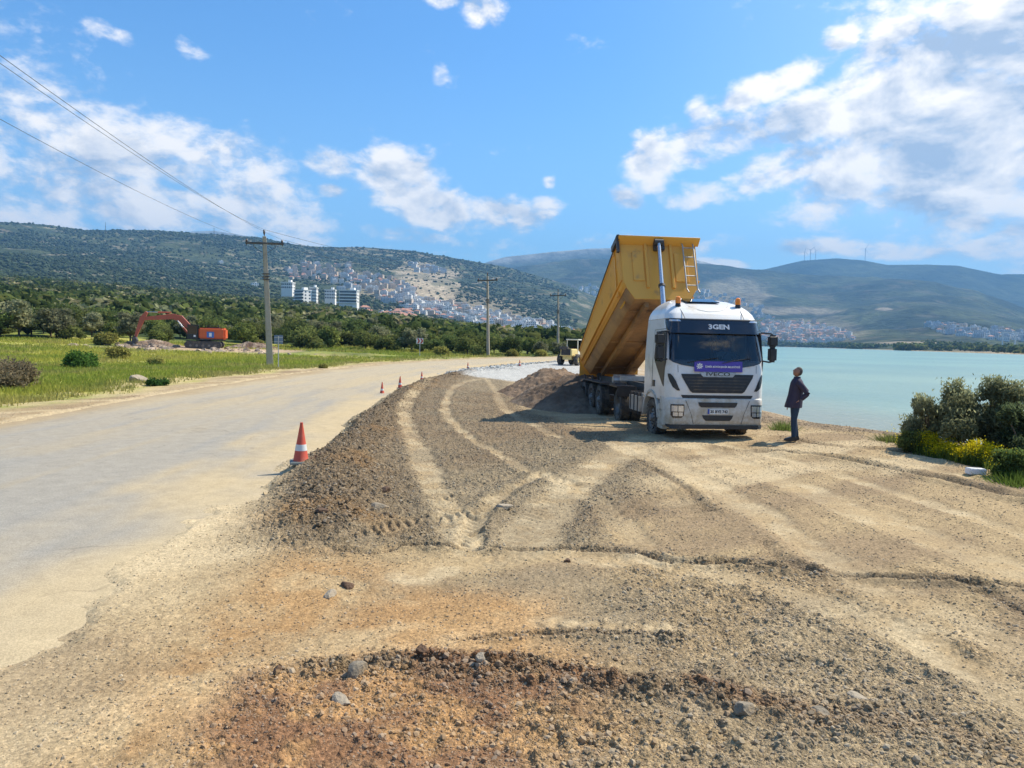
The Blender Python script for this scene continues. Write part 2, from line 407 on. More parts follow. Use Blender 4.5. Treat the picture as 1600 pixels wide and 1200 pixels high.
# low ridge of dug up red clods in front
md, ms, _ = pdist(X, Y, MOUND, 2)
mw = .10+.14*vn(ms, ms*0, 1.1, 6)
mm = np.exp(-(md/mw)**2)*S(.2, .5, vn(ms, ms*0, .9, 12)+.12)
mm = mm*(1-.75*S(3.0, 4.6, ms)); Z = Z + mm*(.018+.03*vn(ms, ms*0, 1.3, 7))*(.5+nC)
alb = mixc(alb, mixc(np.tile(C_RED*1.05, (len(X), 1)), C_GREY*.6, S(.45, .6, nB)), np.clip(mm, 0, 1)*S(.3, .6, nC+nA*.3)*.85); rough = rough+.8*mm
# ---- wheel tracks: photo polyline, half width m, paleness, depth m, tread ripple
TR = [([(700, 587), (672, 600), (647, 622), (633, 644), (633, 665), (644, 691), (659, 722), (678, 763), (702, 797), (716, 829), (735, 862)], .27, .62, .022, .5),
 ([(772, 590), (737, 597), (709, 610), (698, 632), (698, 651), (712, 669), (731, 688), (762, 707), (800, 729), (837, 747), (900, 762)], .19, .6, .022, .4),
 ([(762, 594), (775, 610), (784, 632), (803, 650), (822, 663), (870, 690)], .20, .5, .015, .2),
 ([(1010, 690), (960, 722), (905, 757), (860, 795), (820, 850)], .45, .85, .02, .45),
 ([(850, 747), (806, 765), (765, 790), (744, 812), (733, 860)], .16, .75, .035, 1.0),
 ([(820, 740), (780, 752), (735, 770), (700, 782)], .22, .2, .01, 1.2),
 ([(560, 842), (620, 822), (690, 808), (720, 800)], .26, .15, .01, 1.3),
 ([(900, 762), (950, 800), (1000, 850), (1050, 900)], .22, .35, .015, .6),
 ([(1080, 704), (1180, 742), (1380, 815), (1640, 915)], .42, .75, .015, .1),
 ([(1205, 700), (1350, 722), (1500, 748), (1640, 772)], .26, .9, .02, .1),
 ([(960, 700), (1100, 760), (1300, 870), (1640, 1040)], .35, .5, .01, .1),
 ([(1120, 700), (1260, 735), (1450, 790), (1640, 850)], .22, .7, .012, .1),
 ([(1000, 705), (1150, 780), (1330, 900), (1500, 1040)], .25, .55, .012, .3),
 ([(1300, 700), (1450, 728), (1640, 758)], .2, .7, .012, .1),
 ([(1050, 880), (1250, 930), (1450, 1010), (1640, 1110)], .3, .55, .012, .1),
 ([(1000, 880), (860, 872), (740, 880), (640, 900)], .30, .7, .01, .3),
 ([(1060, 990), (960, 985), (850, 975)], .18, .6, .01, .6)]
for pts, hw, pale, dep, trd in TR:
    L_ = smooth_line(G(pts), 5); d, s, sd = pdist(X, Y, L_, 2)
    d = d + (nC-.5)*.20 + (nD-.5)*.09 + (nB-.5)*.12
    m = 1-S(hw*.45, hw*1.15, d)
    alb = mixc(alb, mixc(np.tile(C_PALE, (len(X), 1)), C_DUST, S(.4, .7, nC)), m*pale*(.45+.6*S(.35, .6, fbm(s, sd*d*.6, 1.3, 3, 160))))
    Z = Z - dep*m + dep*.8*np.exp(-((d-hw*1.3)/.09)**2)
    rough = rough*(1-.8*m*min(1, pale+.2))
    if trd > .15:
        rip = np.abs(((s*1.6*(1+.06*nA) + d*1.1) % 0.27)/.27 - .5)*2
        Z = Z + m*trd*.034*S(.25, .75, rip)*S(.3, .6, nB+.05)
        alb = mixc(alb, C_SOIL*1.3, m*min(1, trd)*S(.65, .9, 1-rip)*.4)
# thin sharp rut lines left by edges of a blade or a wheel
RU = [([(525, 864), (587, 868), (619, 858), (665, 855), (712, 860), (900, 862), (1000, 868), (1060, 880), (1150, 882), (1230, 892), (1400, 906), (1640, 925)], .055, .05),
 ([(700, 1000), (850, 994), (1000, 999), (1060, 1008)], .03, .03), ([(1140, 712), (1250, 718), (1330, 729), (1450, 752), (1640, 792)], .13, .09),
 ([(1190, 846), (1215, 872), (1260, 896)], .09, .03), ([(1440, 895), (1520, 920), (1640, 975)], .08, .03), ([(1000, 730), (1060, 760), (1110, 800)], .07, .03), ([(1200, 688), (1300, 705), (1400, 712), (1560, 742)], .12, .05)]
for pts, hw, dep in RU:
    L_ = smooth_line(G(pts), 5); d, s, sd = pdist(X, Y, L_, 2)
    d = d + (nC-.5)*hw*1.1
    k = .4+1.2*vn(s, s*0, 1.7, 9)
    Z = Z - dep*k*np.exp(-(d/hw)**2) + dep*.8*k*np.exp(-((d-hw*2.2)/(hw*1.1))**2)
    alb = mixc(alb, C_SOIL*.95, np.exp(-(d/hw/1.5)**2)*.75*np.clip(k, 0, 1)); rough = rough+.5*np.exp(-(d/hw/2)**2)
# ---- pale crushed stone laid further on
zc = zone([(-3.2, 47), (3.0, 43), (9, 48), (12, 60), (13, 90), (6, 88), (0, 72), (-3.6, 60)], .7)
alb = mixc(alb, C_GRAVEL*.88, zc)
# ---- shoulders and field
rd, rsn, rside = pdist(X, Y, ROAD_C, 60)
left = np.where(rd > 1e8, (AA < azel(1085, 540)[0]) & ((X < 0) | (Y > 100)), rside > 0)
dl = np.where(left, rd, -rd)          # positive on the field side
inroad = rd < ROAD_W+.2
edge = dl - ROAD_W - 1.2 + (fbm(X, Y, .22, 3, 51)-.5)*3.2 + (nB-.5)*1.2
fieldm = S(-.5, .9, edge)*(np.abs(AA) < 2.6)
# the field is everything left of the road and beyond it
gcol = mixc(np.tile(C_GRASS, (len(X), 1)), C_GRASS2, S(.35, .65, fbm(X, Y, .12, 4, 55)))
gcol = mixc(gcol, C_STRAW*.75, S(.55, .72, fbm(X, Y, .35, 4, 56))*.6)
dirtband = (1-S(1.2, 4.5, edge))*S(.35, .6, nB)
gcol = mixc(gcol, C_STRAW*1.05, dirtband*.85)
alb = mixc(alb, gcol, fieldm)
rough = rough*(1-fieldm)
forest = S(84, 105, RR + (nA-.5)*30)*fieldm
farm = S(-.3, .3, -np.where(inpoly(X, Y, LAKE), 1, -1))
alb = mixc(alb, mixc(np.tile(C_FOR, (len(X), 1)), C_GRASS*.8, S(.5, .7, fbm(X, Y, .05, 4, 58))), forest)
def wzone(pts, soft):
    m = inpoly(X, Y, pts); dd, _, _ = pdist(X, Y, pts+[pts[0]], soft+3); sg = np.where(m, dd, -dd)
    return S(-soft, soft, sg+(nA-.5)*soft*2)
ex = GP(300, 552)
zb = wzone([(ex[0]-9, ex[1]-3), (ex[0]+8, ex[1]-3), (ex[0]+11, ex[1]+1), (ex[0]+10, ex[1]+9), (ex[0]-7, ex[1]+8)], 1.6)
alb = mixc(alb, np.array([.42, .30, .2]), zb*.9)
# far clearings of bright grass in the wood
for (px, r_, a_, b_) in ((385, 112, 7, 8), (20, 104, 10, 8), (170, 118, 9, 6)):
    cx, cy = pol(px, r_); zz = 1-S(.7, 1.1, np.hypot((X-cx)/a_, (Y-cy)/b_)+(nA-.5)*.5); alb = mixc(alb, C_GRASS2*1.1, zz)
# right of the road / behind the lorry and the beach
shd, _, _ = pdist(X, Y, SHORE, 12); lakein = inpoly(X, Y, LAKE); sg = np.where(lakein, shd, -shd)
bea = S(-4.5, -2.2, sg+(nB-.5)*1.4)*(RR < 200)
alb = mixc(alb, mixc(np.tile(C_SAND, (len(X), 1)), C_SOIL*1.7, S(.45, .62, nB)*.8), bea); rough = rough*(1-.3*bea)
alb = mixc(alb, C_SAND*.62, S(-.9, .1, sg)*(shd < 11))
scr = np.exp(-((sg+4.2+(nA-.5)*1.5)/1.1)**2)*(Y < 34)
alb = mixc(alb, np.array([.20, .15, .10]), scr*S(.38, .55, nB+.1)*.8); Z = Z + scr*.07*(nB+nC-.6); rough = rough+.6*scr
# left dusty margin of the carriageway near the camera
zd = (1-S(-.3, 1.5, np.where(left, 9, rd)-ROAD_W+(nB-.5)*1.2))*(Y < 60)*(1-np.exp(-(bd/.8)**2)*.95)
alb = mixc(alb, C_PALE*.97, zd*.85); rough = rough*(1-.55*zd)
alb[inroad] = alb[inroad]*.4 + C_PALE*.6
# ---- small relief
amp = S(2, 8, RR)*0+1
Z = Z + (fbm(X, Y, .7, 3, 61)-.5)*.06*(1-fieldm)*(RR < 120) + (fbm(X, Y, 2.6, 3, 67)-.5)*.05*np.clip(rough-.4, 0, 1)*(RR < 60)
fine = (fbm(X, Y, 5, 3, 62)-.5)*.020 + (np.clip(fbm(X, Y, 14, 2, 63)-.52, 0, 1))*.075 + (np.clip(fbm(X, Y, 32, 2, 64)-.55, 0, 1))*.05
Z = Z + fine*np.clip(rough, .05, 1.7)*(RR < 60)
clod = np.minimum(np.clip(fbm(X, Y, 7.5, 2, 66)-.56, 0, 1)*.28*np.clip(rough-.55, 0, 1), .035)*(RR < 60); Z = Z + clod
Z = Z + fieldm*(fbm(X, Y, 1.2, 3, 65)-.5)*.18*(RR < 200)
# damp darker fines in the loose zones (material, not light)
alb = alb*(1 + (nD-.5)*.35*np.clip(rough, .2, 1.2))[:, None]*(1+(nC-.5)*.28)[:, None]
# carriageway sinks just under the asphalt sheet; sand laps over its edge
def roadcover(dist_in, xx, yy):
    return S(-.55, .35, -dist_in + (fbm(xx, yy, .8, 4, 71)-.5)*1.5)
wob = (fbm(X, Y, .55, 4, 71)-.5)*1.5 + (fbm(X, Y, 2.5, 3, 72)-.5)*.5
ins_road = ROAD_W - rd + wob*(~left)*S(40, 12, RR+0) + wob*.5*left
under = S(-.18, .35, ins_road)
Z = Z*(1-under*S(9, 4.0, rd+0)) + (-.05)*under*S(9, 4.0, rd) + .0
Z = Z + .03*(1-under)*S(ROAD_W+3.0, ROAD_W+.2, rd)*(RR < 80)
V = np.stack([X, Y, Z], 1)
me = arr_mesh('ground', V, grid_faces(len(rs), len(azs))[:, ::-1]); vattr(me, 'albedo', alb)
ra = me.attributes.new('loose', 'FLOAT', 'POINT'); ra.data.foreach_set('value', rough.astype(np.float32))
gm = bpy.data.materials.new('ground'); gm.use_nodes = True; t = NT(gm.node_tree); b = t.n['Principled BSDF']
co = t.new('ShaderNodeTexCoord').outputs['Object']
a = t.new('ShaderNodeAttribute', attribute_name='albedo').outputs['Color']; lo = t.new('ShaderNodeAttribute', attribute_name='loose').outputs['Fac']
vo = t.new('ShaderNodeTexVoronoi'); vo.inputs['Scale'].default_value = 38; t.l.new(co, vo.inputs['Vector'])
vo2 = t.new('ShaderNodeTexVoronoi'); vo2.inputs['Scale'].default_value = 95; t.l.new(co, vo2.inputs['Vector'])
sp1 = t.mix(t.math('MULTIPLY', lo, .55, clamp=True), (1, 1, 1), t.mix(.65, vo.outputs['Color'], (.9, .9, .9)), 'MIX')
gb = t.new('ShaderNodeRGBToBW'); t.l.new(vo.outputs['Color'], gb.inputs[0])
gb2 = t.new('ShaderNodeRGBToBW'); t.l.new(vo2.outputs['Color'], gb2.inputs[0])
g1 = t.lin(gb.outputs[0], .2, .8, .72, 1.35); g2 = t.lin(gb2.outputs[0], .2, .8, .75, 1.28)
lk = t.math('ADD', t.math('MULTIPLY', lo, .6, clamp=True), .35)
m1 = t.math('ADD', 1, t.math('MULTIPLY', t.math('SUBTRACT', t.math('MULTIPLY', g1, g2), 1), lk))
n3 = t.noise(co, 60, 5, .7)
m2 = t.math('MULTIPLY', m1, t.math('MULTIPLY', t.lin(n3, .3, .7, .74, 1.26), t.lin(t.noise(co, 17, 4, .65), .3, .7, .88, 1.12)))
cc = t.new('ShaderNodeVectorMath', operation='SCALE'); t.l.new(a, cc.inputs[0]); t.l.new(m2, cc.inputs['Scale'])
t.l.new(cc.outputs[0], b.inputs['Base Color']); b.inputs['Roughness'].default_value = .95; b.inputs['Specular IOR Level'].default_value = .15
hh = t.math('ADD', t.math('MULTIPLY', t.math('SUBTRACT', .5, vo.outputs['Distance']), t.math('MULTIPLY', lo, .016)), t.math('MULTIPLY', t.noise(co, 110, 4, .7), .006))
hh = t.math('ADD', hh, t.math('MULTIPLY', t.math('SUBTRACT', .5, vo2.outputs['Distance']), t.math('MULTIPLY', lo, .007)))
bn = t.new('ShaderNodeBump'); bn.inputs['Strength'].default_value = .8; bn.inputs['Distance'].default_value = 1.0
t.l.new(hh, bn.inputs['Height']); t.l.new(bn.outputs[0], b.inputs['Normal'])
ground = link('ground', me, gm); tag(ground, kind='structure')
# ---- sampler of the finished relief for things placed on it
NRr, NAz = len(rs), len(azs); ZG = Z.reshape(NRr, NAz); LG = rough.reshape(NRr, NAz); AG = alb.reshape(NRr, NAz, 3)
def samp(x, y):
    r = np.hypot(x, y); a = np.arctan2(x, y)
    i = np.interp(r, rs, np.arange(NRr)); j = np.interp(a, azs, np.arange(NAz))
    i0 = np.clip(i.astype(int), 0, NRr-2); j0 = np.clip(j.astype(int), 0, NAz-2); fi = i-i0; fj = j-j0
    z = (ZG[i0, j0]*(1-fi)+ZG[i0+1, j0]*fi)*(1-fj) + (ZG[i0, j0+1]*(1-fi)+ZG[i0+1, j0+1]*fi)*fj
    return z, LG[i0, j0], AG[i0, j0]
def gz(x, y): return float(samp(np.array([x], float), np.array([y], float))[0][0])
# ---- road
rc = np.array(ROAD_C); seg = np.hypot(*np.diff(rc, axis=0).T); sacc = np.r_[0, np.cumsum(seg)]
sd_ = np.concatenate([np.arange(0, 60, .12), np.arange(60, 130, .4), np.arange(130, sacc[-1], 1.5)])
cx = np.interp(sd_, sacc, rc[:, 0]); cy = np.interp(sd_, sacc, rc[:, 1])
tx = np.gradient(cx, sd_); ty = np.gradient(cy, sd_); tl = np.hypot(tx, ty); tx /= tl; ty /= tl
us = np.linspace(-ROAD_W-.9, ROAD_W+.9, 90)
RX = cx[:, None]+us[None]*ty[:, None]; RY = cy[:, None]-us[None]*tx[:, None]; U = np.tile(us, (len(sd_), 1)); SS = np.tile(sd_[:, None], (1, len(us)))
rx_, ry_, u_, s_ = RX.ravel(), RY.ravel(), U.ravel(), SS.ravel()
rz_ = np.array(dr_lift(np.hypot(rx_, ry_), np.arctan2(rx_, ry_))) - .012 + .03*(1-(u_/5)**2)
C_ASPH = np.array([.31, .29, .25])
ra_ = np.tile(C_ASPH, (len(rx_), 1))
lane = fbm(u_*1.0, s_*.035, 1.1, 4, 81); lane2 = fbm(u_, s_*.12, 2.3, 3, 82); pat = fbm(rx_, ry_, .35, 4, 83)
ra_ = mixc(ra_, C_PALE*.82, S(.48, .66, lane*.7+pat*.3)*.5)
ra_ = mixc(ra_, C_PALE, S(12, 42, s_-4+0*lane)*.35*S(.3, .6, lane2+.1))
ra_ = mixc(ra_, C_PALE, S(30, 60, s_)*.35)
ra_ = mixc(ra_, C_PALE*.98, S(2.6, 4.6, u_+(pat-.5)*3.4+(lane2-.5)*1.5)*.95)
ra_ = mixc(ra_, C_DUST*.95, S(-2.9, -4.6, u_+(pat-.5)*2)*.8)
V = np.stack([rx_, ry_, rz_], 1); me = arr_mesh('road', V, grid_faces(len(sd_), len(us))); vattr(me, 'albedo', ra_)
rm = bpy.data.materials.new('asphalt'); rm.use_nodes = True; t = NT(rm.node_tree); b = t.n['Principled BSDF']
co = t.new('ShaderNodeTexCoord').outputs['Object']; a = t.new('ShaderNodeAttribute', attribute_name='albedo').outputs['Color']
v1 = t.new('ShaderNodeTexVoronoi'); v1.inputs['Scale'].default_value = 90; t.l.new(co, v1.inputs['Vector']); g_ = t.new('ShaderNodeRGBToBW'); t.l.new(v1.outputs['Color'], g_.inputs[0])
f = t.math('MULTIPLY', t.lin(g_.outputs[0], .2, .8, .86, 1.14), t.lin(t.noise(co, 3.5, 6, .6), .3, .7, .9, 1.08))
# hairline cracks
mp = t.new('ShaderNodeVectorMath', operation='ADD'); t.l.new(co, mp.inputs[0]); nv = t.new('ShaderNodeTexNoise'); nv.inputs['Scale'].default_value = 1.5; t.l.new(co, nv.inputs['Vector']); t.l.new(nv.outputs['Color'], mp.inputs[1])
v2 = t.new('ShaderNodeTexVoronoi', feature='DISTANCE_TO_EDGE'); v2.inputs['Scale'].default_value = .45; t.l.new(mp.outputs[0], v2.inputs['Vector'])
crack = t.math('MULTIPLY', t.ss(v2.outputs['Distance'], .012, .003), t.ss(t.noise(co, .4, 2), .5, .6))
f = t.math('MULTIPLY', f, t.math('SUBTRACT', 1, t.math('MULTIPLY', crack, .18)))
cc = t.new('ShaderNodeVectorMath', operation='SCALE'); t.l.new(a, cc.inputs[0]); t.l.new(f, cc.inputs['Scale']); t.l.new(cc.outputs[0], b.inputs['Base Color'])
b.inputs['Roughness'].default_value = .9; b.inputs['Specular IOR Level'].default_value = .08
bn = t.new('ShaderNodeBump'); bn.inputs['Strength'].default_value = .6; bn.inputs['Distance'].default_value = .008; t.l.new(t.math('ADD', g_.outputs[0], t.noise(co, 200, 3)), bn.inputs['Height']); t.l.new(bn.outputs[0], b.inputs['Normal'])
road = link('road', me, rm); tag(road, kind='structure')
# ---- water
wm = bpy.data.materials.new('water'); wm.use_nodes = True; t = NT(wm.node_tree); b = t.n['Principled BSDF']
co = t.new('ShaderNodeTexCoord').outputs['Object']
mpn = t.new('ShaderNodeMapping'); t.l.new(co, mpn.inputs[0]); mpn.inputs['Scale'].default_value = (1, 2.0, 1); mpn.inputs['Rotation'].default_value = (0, 0, .35)
big = t.noise(mpn.outputs[0], .012, 4)
shal = t.new('ShaderNodeAttribute', attribute_name='albedo').outputs['Color']
t.l.new(t.mix(1.0, shal, t.mix(t.ss(big, .4, .6), (.80, .87, .92), (1.10, 1.07, 1.03)), 'MULTIPLY'), b.inputs['Base Color'])
b.inputs['Roughness'].default_value = .28; b.inputs['IOR'].default_value = 1.33; b.inputs['Specular IOR Level'].default_value = .42
h1 = t.math('ADD', t.math('MULTIPLY', t.noise(mpn.outputs[0], .9, 5, .6), .17), t.math('MULTIPLY', t.noise(mpn.outputs[0], 4.5, 4, .6), .025))
bn = t.new('ShaderNodeBump'); bn.inputs['Strength'].default_value = 1.0; bn.inputs['Distance'].default_value = 1.0; t.l.new(h1, bn.inputs['Height']); t.l.new(bn.outputs[0], b.inputs['Normal'])
wr = np.concatenate([np.geomspace(6, 3500, 160)]); wa = np.radians(np.linspace(4, 120, 160))
WR, WA = np.meshgrid(wr, wa, indexing='ij'); wx = (WR*np.sin(WA)).ravel(); wy = (WR*np.cos(WA)).ravel()
me = arr_mesh('lake_water', np.stack([wx, wy, np.full(len(wx), WATER)], 1), grid_faces(160, 160)[:, ::-1])
wd, _, _ = pdist(wx, wy, SHORE, 80); wd = np.where(wd > 1e8, 80, wd)
wc = mixc(np.tile(np.array([.27, .29, .23]), (len(wx), 1)), np.array([.22, .32, .27]), S(.5, 9, wd)); wc = mixc(wc, np.array([.17, .31, .28]), S(8, 200, WR.ravel()-20))
vattr(me, 'albedo', wc); lake = link('lake_water', me, wm); tag(lake, kind='structure')
# ================================================================== HILLS
def ridge(l): 
    a = [azel(p, q) for p, q in l]; return np.array([v[0] for v in a]), np.array([v[1] for v in a])
R1 = ridge([(-500, 330), (-200, 336), (0, 346), (60, 351), (130, 359), (250, 361), (400, 370), (480, 384), (560, 385), (640, 391), (700, 401), (760, 411), (800, 419), (840, 430), (880, 443), (920, 458), (960, 475), (1020, 500), (1085, 528)])
R2 = ridge([(500, 470), (700, 440), (760, 424), (830, 413), (900, 405), (960, 401), (1040, 405), (1110, 413), (1195, 422), (1243, 427), (1284, 432), (1402, 436), (1460, 443), (1528, 459), (1600, 484), (1750, 500), (2100, 520)])
R3 = ridge([(500, 470), (740, 418), (765, 409), (790, 402), (860, 393), (920, 387), (960, 386), (1040, 392), (1110, 412), (1160, 424), (1196, 421), (1253, 408), (1307, 404), (1348, 407), (1386, 414), (1449, 413), (1497, 415), (1554, 427), (1600, 434), (1750, 440), (2100, 460)])
R4 = ridge([(-500, 380), (200, 380), (280, 362), (300, 359), (335, 358), (380, 366), (420, 376), (520, 400), (1500, 440), (1570, 427), (1600, 427), (1700, 424), (2100, 440)])
RS2 = (np.array([azel(p, 540)[0] for p in (0, 700, 900, 1085, 1140, 1208, 1280, 1345, 1433, 1520, 1600, 1750, 2200)]), np.array([2400, 2300, 2250, 2200, 2350, 2250, 2000, 1500, 1080, 850, 730, 640, 560.]))
def z1(r, az):
    B = np.interp(az, BAZ, BV); T = np.interp(az, *R1); rc_ = 3000; t = (r-850)/(rc_-850)
    e = B + (T-B)*np.clip(t, 0, 1)**1.05
    z = CAMH + r*e
    zc_ = CAMH + rc_*T
    z = np.where(t > 1, zc_*(1-.35*(t-1)) , z)
    x, y = r*np.sin(az), r*np.cos(az)
    n = (fbm(x, y, .0022, 4, 91)-.5)*60*S(0, .5, t)*(1-S(.85, 1.0, t)*.8) + (fbm(x, y, .012, 4, 92)-.5)*9*S(0, .2, t)
    return z + n - 6*S(.0, -.05, t)
def z2(r, az):
    rs_ = np.interp(az, *RS2); T = np.interp(az, *R2); t = (r-rs_)/(5000-rs_)
    e = T*(.10*S(0, .22, t) + .90*np.clip((t-.02)/.98, 0, 1)**.85)
    e = e*(1 - .45*S(azel(1180, 540)[0], azel(1350, 540)[0], az)*(1-S(.3, .8, t)))
    z = CAMH*S(0, .3, t) + r*e - 2.0*(1-S(-.005, .02, t))
    z = np.where(t > 1, (CAMH+5000*T)*(1-.5*(t-1)), z)
    x, y = r*np.sin(az), r*np.cos(az)
    return z + (fbm(x, y, .0011, 4, 93)-.5)*170*S(.08, .5, t)*(1-S(.85, 1, t)*.85) + (fbm(x, y, .006, 4, 94)-.5)*30*S(.05, .3, t)
def z3(r, az, Rg, rc_, r0):
    T = np.interp(az, *Rg); t = (r-r0)/(rc_-r0)
    z = CAMH + r*T*np.clip(t, 0, 1)**.8; z = np.where(t > 1, rc_*T*(1-.6*(t-1)), z)
    x, y = r*np.sin(az), r*np.cos(az)
    return z + (fbm(x, y, .0008, 4, 95)-.5)*240*S(0, .4, t)*(1-S(.8, 1, t)*.9)
def hill(name, zf_, r0, r1, nr, a0, a1, na, colf):
    a = np.linspace(a0, a1, na); r = np.geomspace(r0, r1, nr); RRh, AAh = np.meshgrid(r, a, indexing='ij'); rr, aa = RRh.ravel(), AAh.ravel()
    x, y = rr*np.sin(aa), rr*np.cos(aa); z = zf_(rr, aa)
    me = arr_mesh(name, np.stack([x, y, z], 1), grid_faces(nr, na)[:, ::-1]); vattr(me, 'albedo', colf(x, y, z, rr, aa))
    return me
def pxy(x, y, z):
    "photo px, py of world points (used to lay the bare slopes and villages where the real ones lie)"
    P = np.stack([x, y, z-CAMH], -1); d = P@_f
    return 800+F*(P@_r)/d, 600-F*(P@_u)/d
G_H = np.array([.056, .075, .042]); G_H2 = np.array([.105, .125, .06]); C_BARE = np.array([.40, .33, .23])
def col1(x, y, z, r, a):
    c = mixc(np.tile(G_H*.9, (len(x), 1)), G_H2*.75, S(.42, .62, fbm(x, y, .012, 4, 101)))
    c = mixc(c, G_H*.62, S(.5, .62, fbm(x, y, .005, 3, 102))*.6)
    c = mixc(c, C_BARE*.75, S(.62, .70, fbm(x, y, .03, 4, 103))*.55)
    u, v = pxy(x, y, z); q = (fbm(x, y, .012, 4, 104)-.5)
    m = 1-S(.75, 1.05, np.hypot((u-660)/62, (v-445)/36)+q*1.2); c = mixc(c, C_BARE, m*(.45+.5*S(.4, .6, fbm(u*.3, v*2, .12, 3, 105))))
    for (cx_, cy_, sx_, sy_) in ((450, 425, 40, 7), (580, 445, 90, 20), (760, 480, 90, 18), (640, 490, 60, 10)):
        m = 1-S(.6, 1.1, np.hypot((u-cx_)/sx_, (v-cy_-(u-cx_)*.18)/sy_)+q); c = mixc(c, C_BARE*.8, m*.55)
    for (l) in (([(560, 395), (620, 400), (660, 415)]), ([(700, 450), (760, 440), (800, 428)]), ([(540, 385), (600, 392), (700, 405)])):
        d, _, _ = pdist(u, v, l, 8); c = mixc(c, C_BARE*.9, (1-S(.4, 1.4, d))*.6)
    return c
def col2(x, y, z, r, a):
    c = mixc(np.tile(G_H*.55, (len(x), 1)), G_H2*.62, S(.42, .62, fbm(x, y, .004, 4, 111)))
    c = mixc(c, C_BARE*.45, S(.60, .72, fbm(x, y, .01, 4, 113))*.3)
    u, v = pxy(x, y, z); q = (fbm(x, y, .006, 4, 114)-.5)*1.3
    for (cx_, cy_, sx_, sy_, k) in ((800, 458, 40, 10, .9), (850, 468, 40, 12, .7), (1150, 460, 60, 25, .45), (1270, 515, 90, 22, .35), (870, 490, 80, 30, .4), (1380, 483, 16, 2.5, 1.2), (1240, 485, 90, 8, .5), (1420, 536, 60, 3, .8), (1580, 548, 100, 4, .7)):
        m = 1-S(.6, 1.1, np.hypot((u-cx_)/sx_, (v-cy_)/sy_)+q*.6); c = mixc(c, C_BARE*.85, m*k)
    return c
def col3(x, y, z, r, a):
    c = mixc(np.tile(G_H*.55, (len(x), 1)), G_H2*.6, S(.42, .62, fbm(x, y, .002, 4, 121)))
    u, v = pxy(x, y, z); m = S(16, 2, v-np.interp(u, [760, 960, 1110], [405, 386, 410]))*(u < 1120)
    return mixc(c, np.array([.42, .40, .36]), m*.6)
def hill_mat(name, s1, s2, bd):
    m = bpy.data.materials.new(name); m.use_nodes = True; t = NT(m.node_tree); b = t.n['Principled BSDF']
    co = t.new('ShaderNodeTexCoord').outputs['Object']; a = t.new('ShaderNodeAttribute', attribute_name='albedo').outputs['Color']
    n1_ = t.noise(co, s1, 4, .6); n2_ = t.noise(co, s2, 3, .6)
    f = t.math('MULTIPLY', t.lin(n1_, .35, .65, .65, 1.35), t.lin(n2_, .35, .65, .8, 1.2))
    cc = t.new('ShaderNodeVectorMath', operation='SCALE'); t.l.new(a, cc.inputs[0]); t.l.new(f, cc.inputs['Scale']); t.l.new(cc.outputs[0], b.inputs['Base Color'])
    b.inputs['Roughness'].default_value = 1; b.inputs['Specular IOR Level'].default_value = .05
    bn = t.new('ShaderNodeBump'); bn.inputs['Strength'].default_value = 1; bn.inputs['Distance'].default_value = bd; t.l.new(n1_, bn.inputs['Height']); t.l.new(bn.outputs[0], b.inputs['Normal'])
    return m
hm1 = hill_mat('scrub_hillside', .09, .02, 6); hm2 = hill_mat('blue_hillside', .03, .008, 14); hm3 = hill_mat('far_mountain', .012, .004, 20)
A_ = lambda px: azel(px, 540)[0]
tag(link('hillside', hill('hillside', z1, 830, 4400, 300, R(-60), A_(1085), 900, col1), hm1), kind='structure')
tag(link('mountain', hill('mountain', z2, 560, 7000, 320, A_(600), R(62), 900, col2), hm2), kind='structure')
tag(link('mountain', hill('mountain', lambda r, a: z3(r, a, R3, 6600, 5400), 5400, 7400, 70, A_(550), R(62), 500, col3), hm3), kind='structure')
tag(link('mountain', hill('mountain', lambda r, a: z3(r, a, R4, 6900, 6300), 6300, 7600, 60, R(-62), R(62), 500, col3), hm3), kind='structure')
# ================================================================== VEGETATION
def leaf_mat(name, rnd=.25, trans=.25):
    m = bpy.data.materials.new(name); m.use_nodes = True; t = NT(m.node_tree); t.n.clear()
    a = t.new('ShaderNodeAttribute', attribute_name='albedo').outputs['Color']; oi = t.new('ShaderNodeObjectInfo').outputs['Random']
    c = t.new('ShaderNodeVectorMath', operation='SCALE'); t.l.new(a, c.inputs[0]); t.put(c.inputs['Scale'], t.lin(oi, 0, 1, 1-rnd, 1+rnd))
    d = t.new('ShaderNodeBsdfDiffuse'); t.l.new(c.outputs[0], d.inputs[0]); tr = t.new('ShaderNodeBsdfTranslucent'); t.l.new(c.outputs[0], tr.inputs[0])
    mx = t.new('ShaderNodeMixShader'); mx.inputs[0].default_value = trans; t.l.new(d.outputs[0], mx.inputs[1]); t.l.new(tr.outputs[0], mx.inputs[2])
    o = t.new('ShaderNodeOutputMaterial'); t.l.new(mx.outputs[0], o.inputs[0]); return m
LEAF = leaf_mat('foliage', .3, .38); LEAFN = leaf_mat('shrub_leaves', .05, .5); GRASSM = leaf_mat('grass_blades', 0, .5)
BARK = mat('bark', (.12, .09, .065), .9, var=.4, vscale=8, bump=.6)
def rdir(n, g=RNG):
    v = g.normal(size=(n, 3)); return v/np.linalg.norm(v, axis=1)[:, None]
def leaves(C, size, elong, g, up=0.0):
    "quads centred on C"
    n = len(C); a = rdir(n, g); a[:, 2] = a[:, 2]*.8+up; a /= np.linalg.norm(a, axis=1)[:, None]
    b = np.cross(a, rdir(n, g)); b /= np.linalg.norm(b, axis=1)[:, None]
    s = (size*(.6+.8*g.random(n)))[:, None] if np.ndim(size) == 0 else (size*(.6+.8*g.random(n)))[:, None]
    A = a*s*elong; B = b*s
    V = np.stack([C-A, C-B*.8, C+A, C+B*.8], 1).reshape(-1, 3)
    return V, np.arange(4*n).reshape(n, 4)
_ic = None
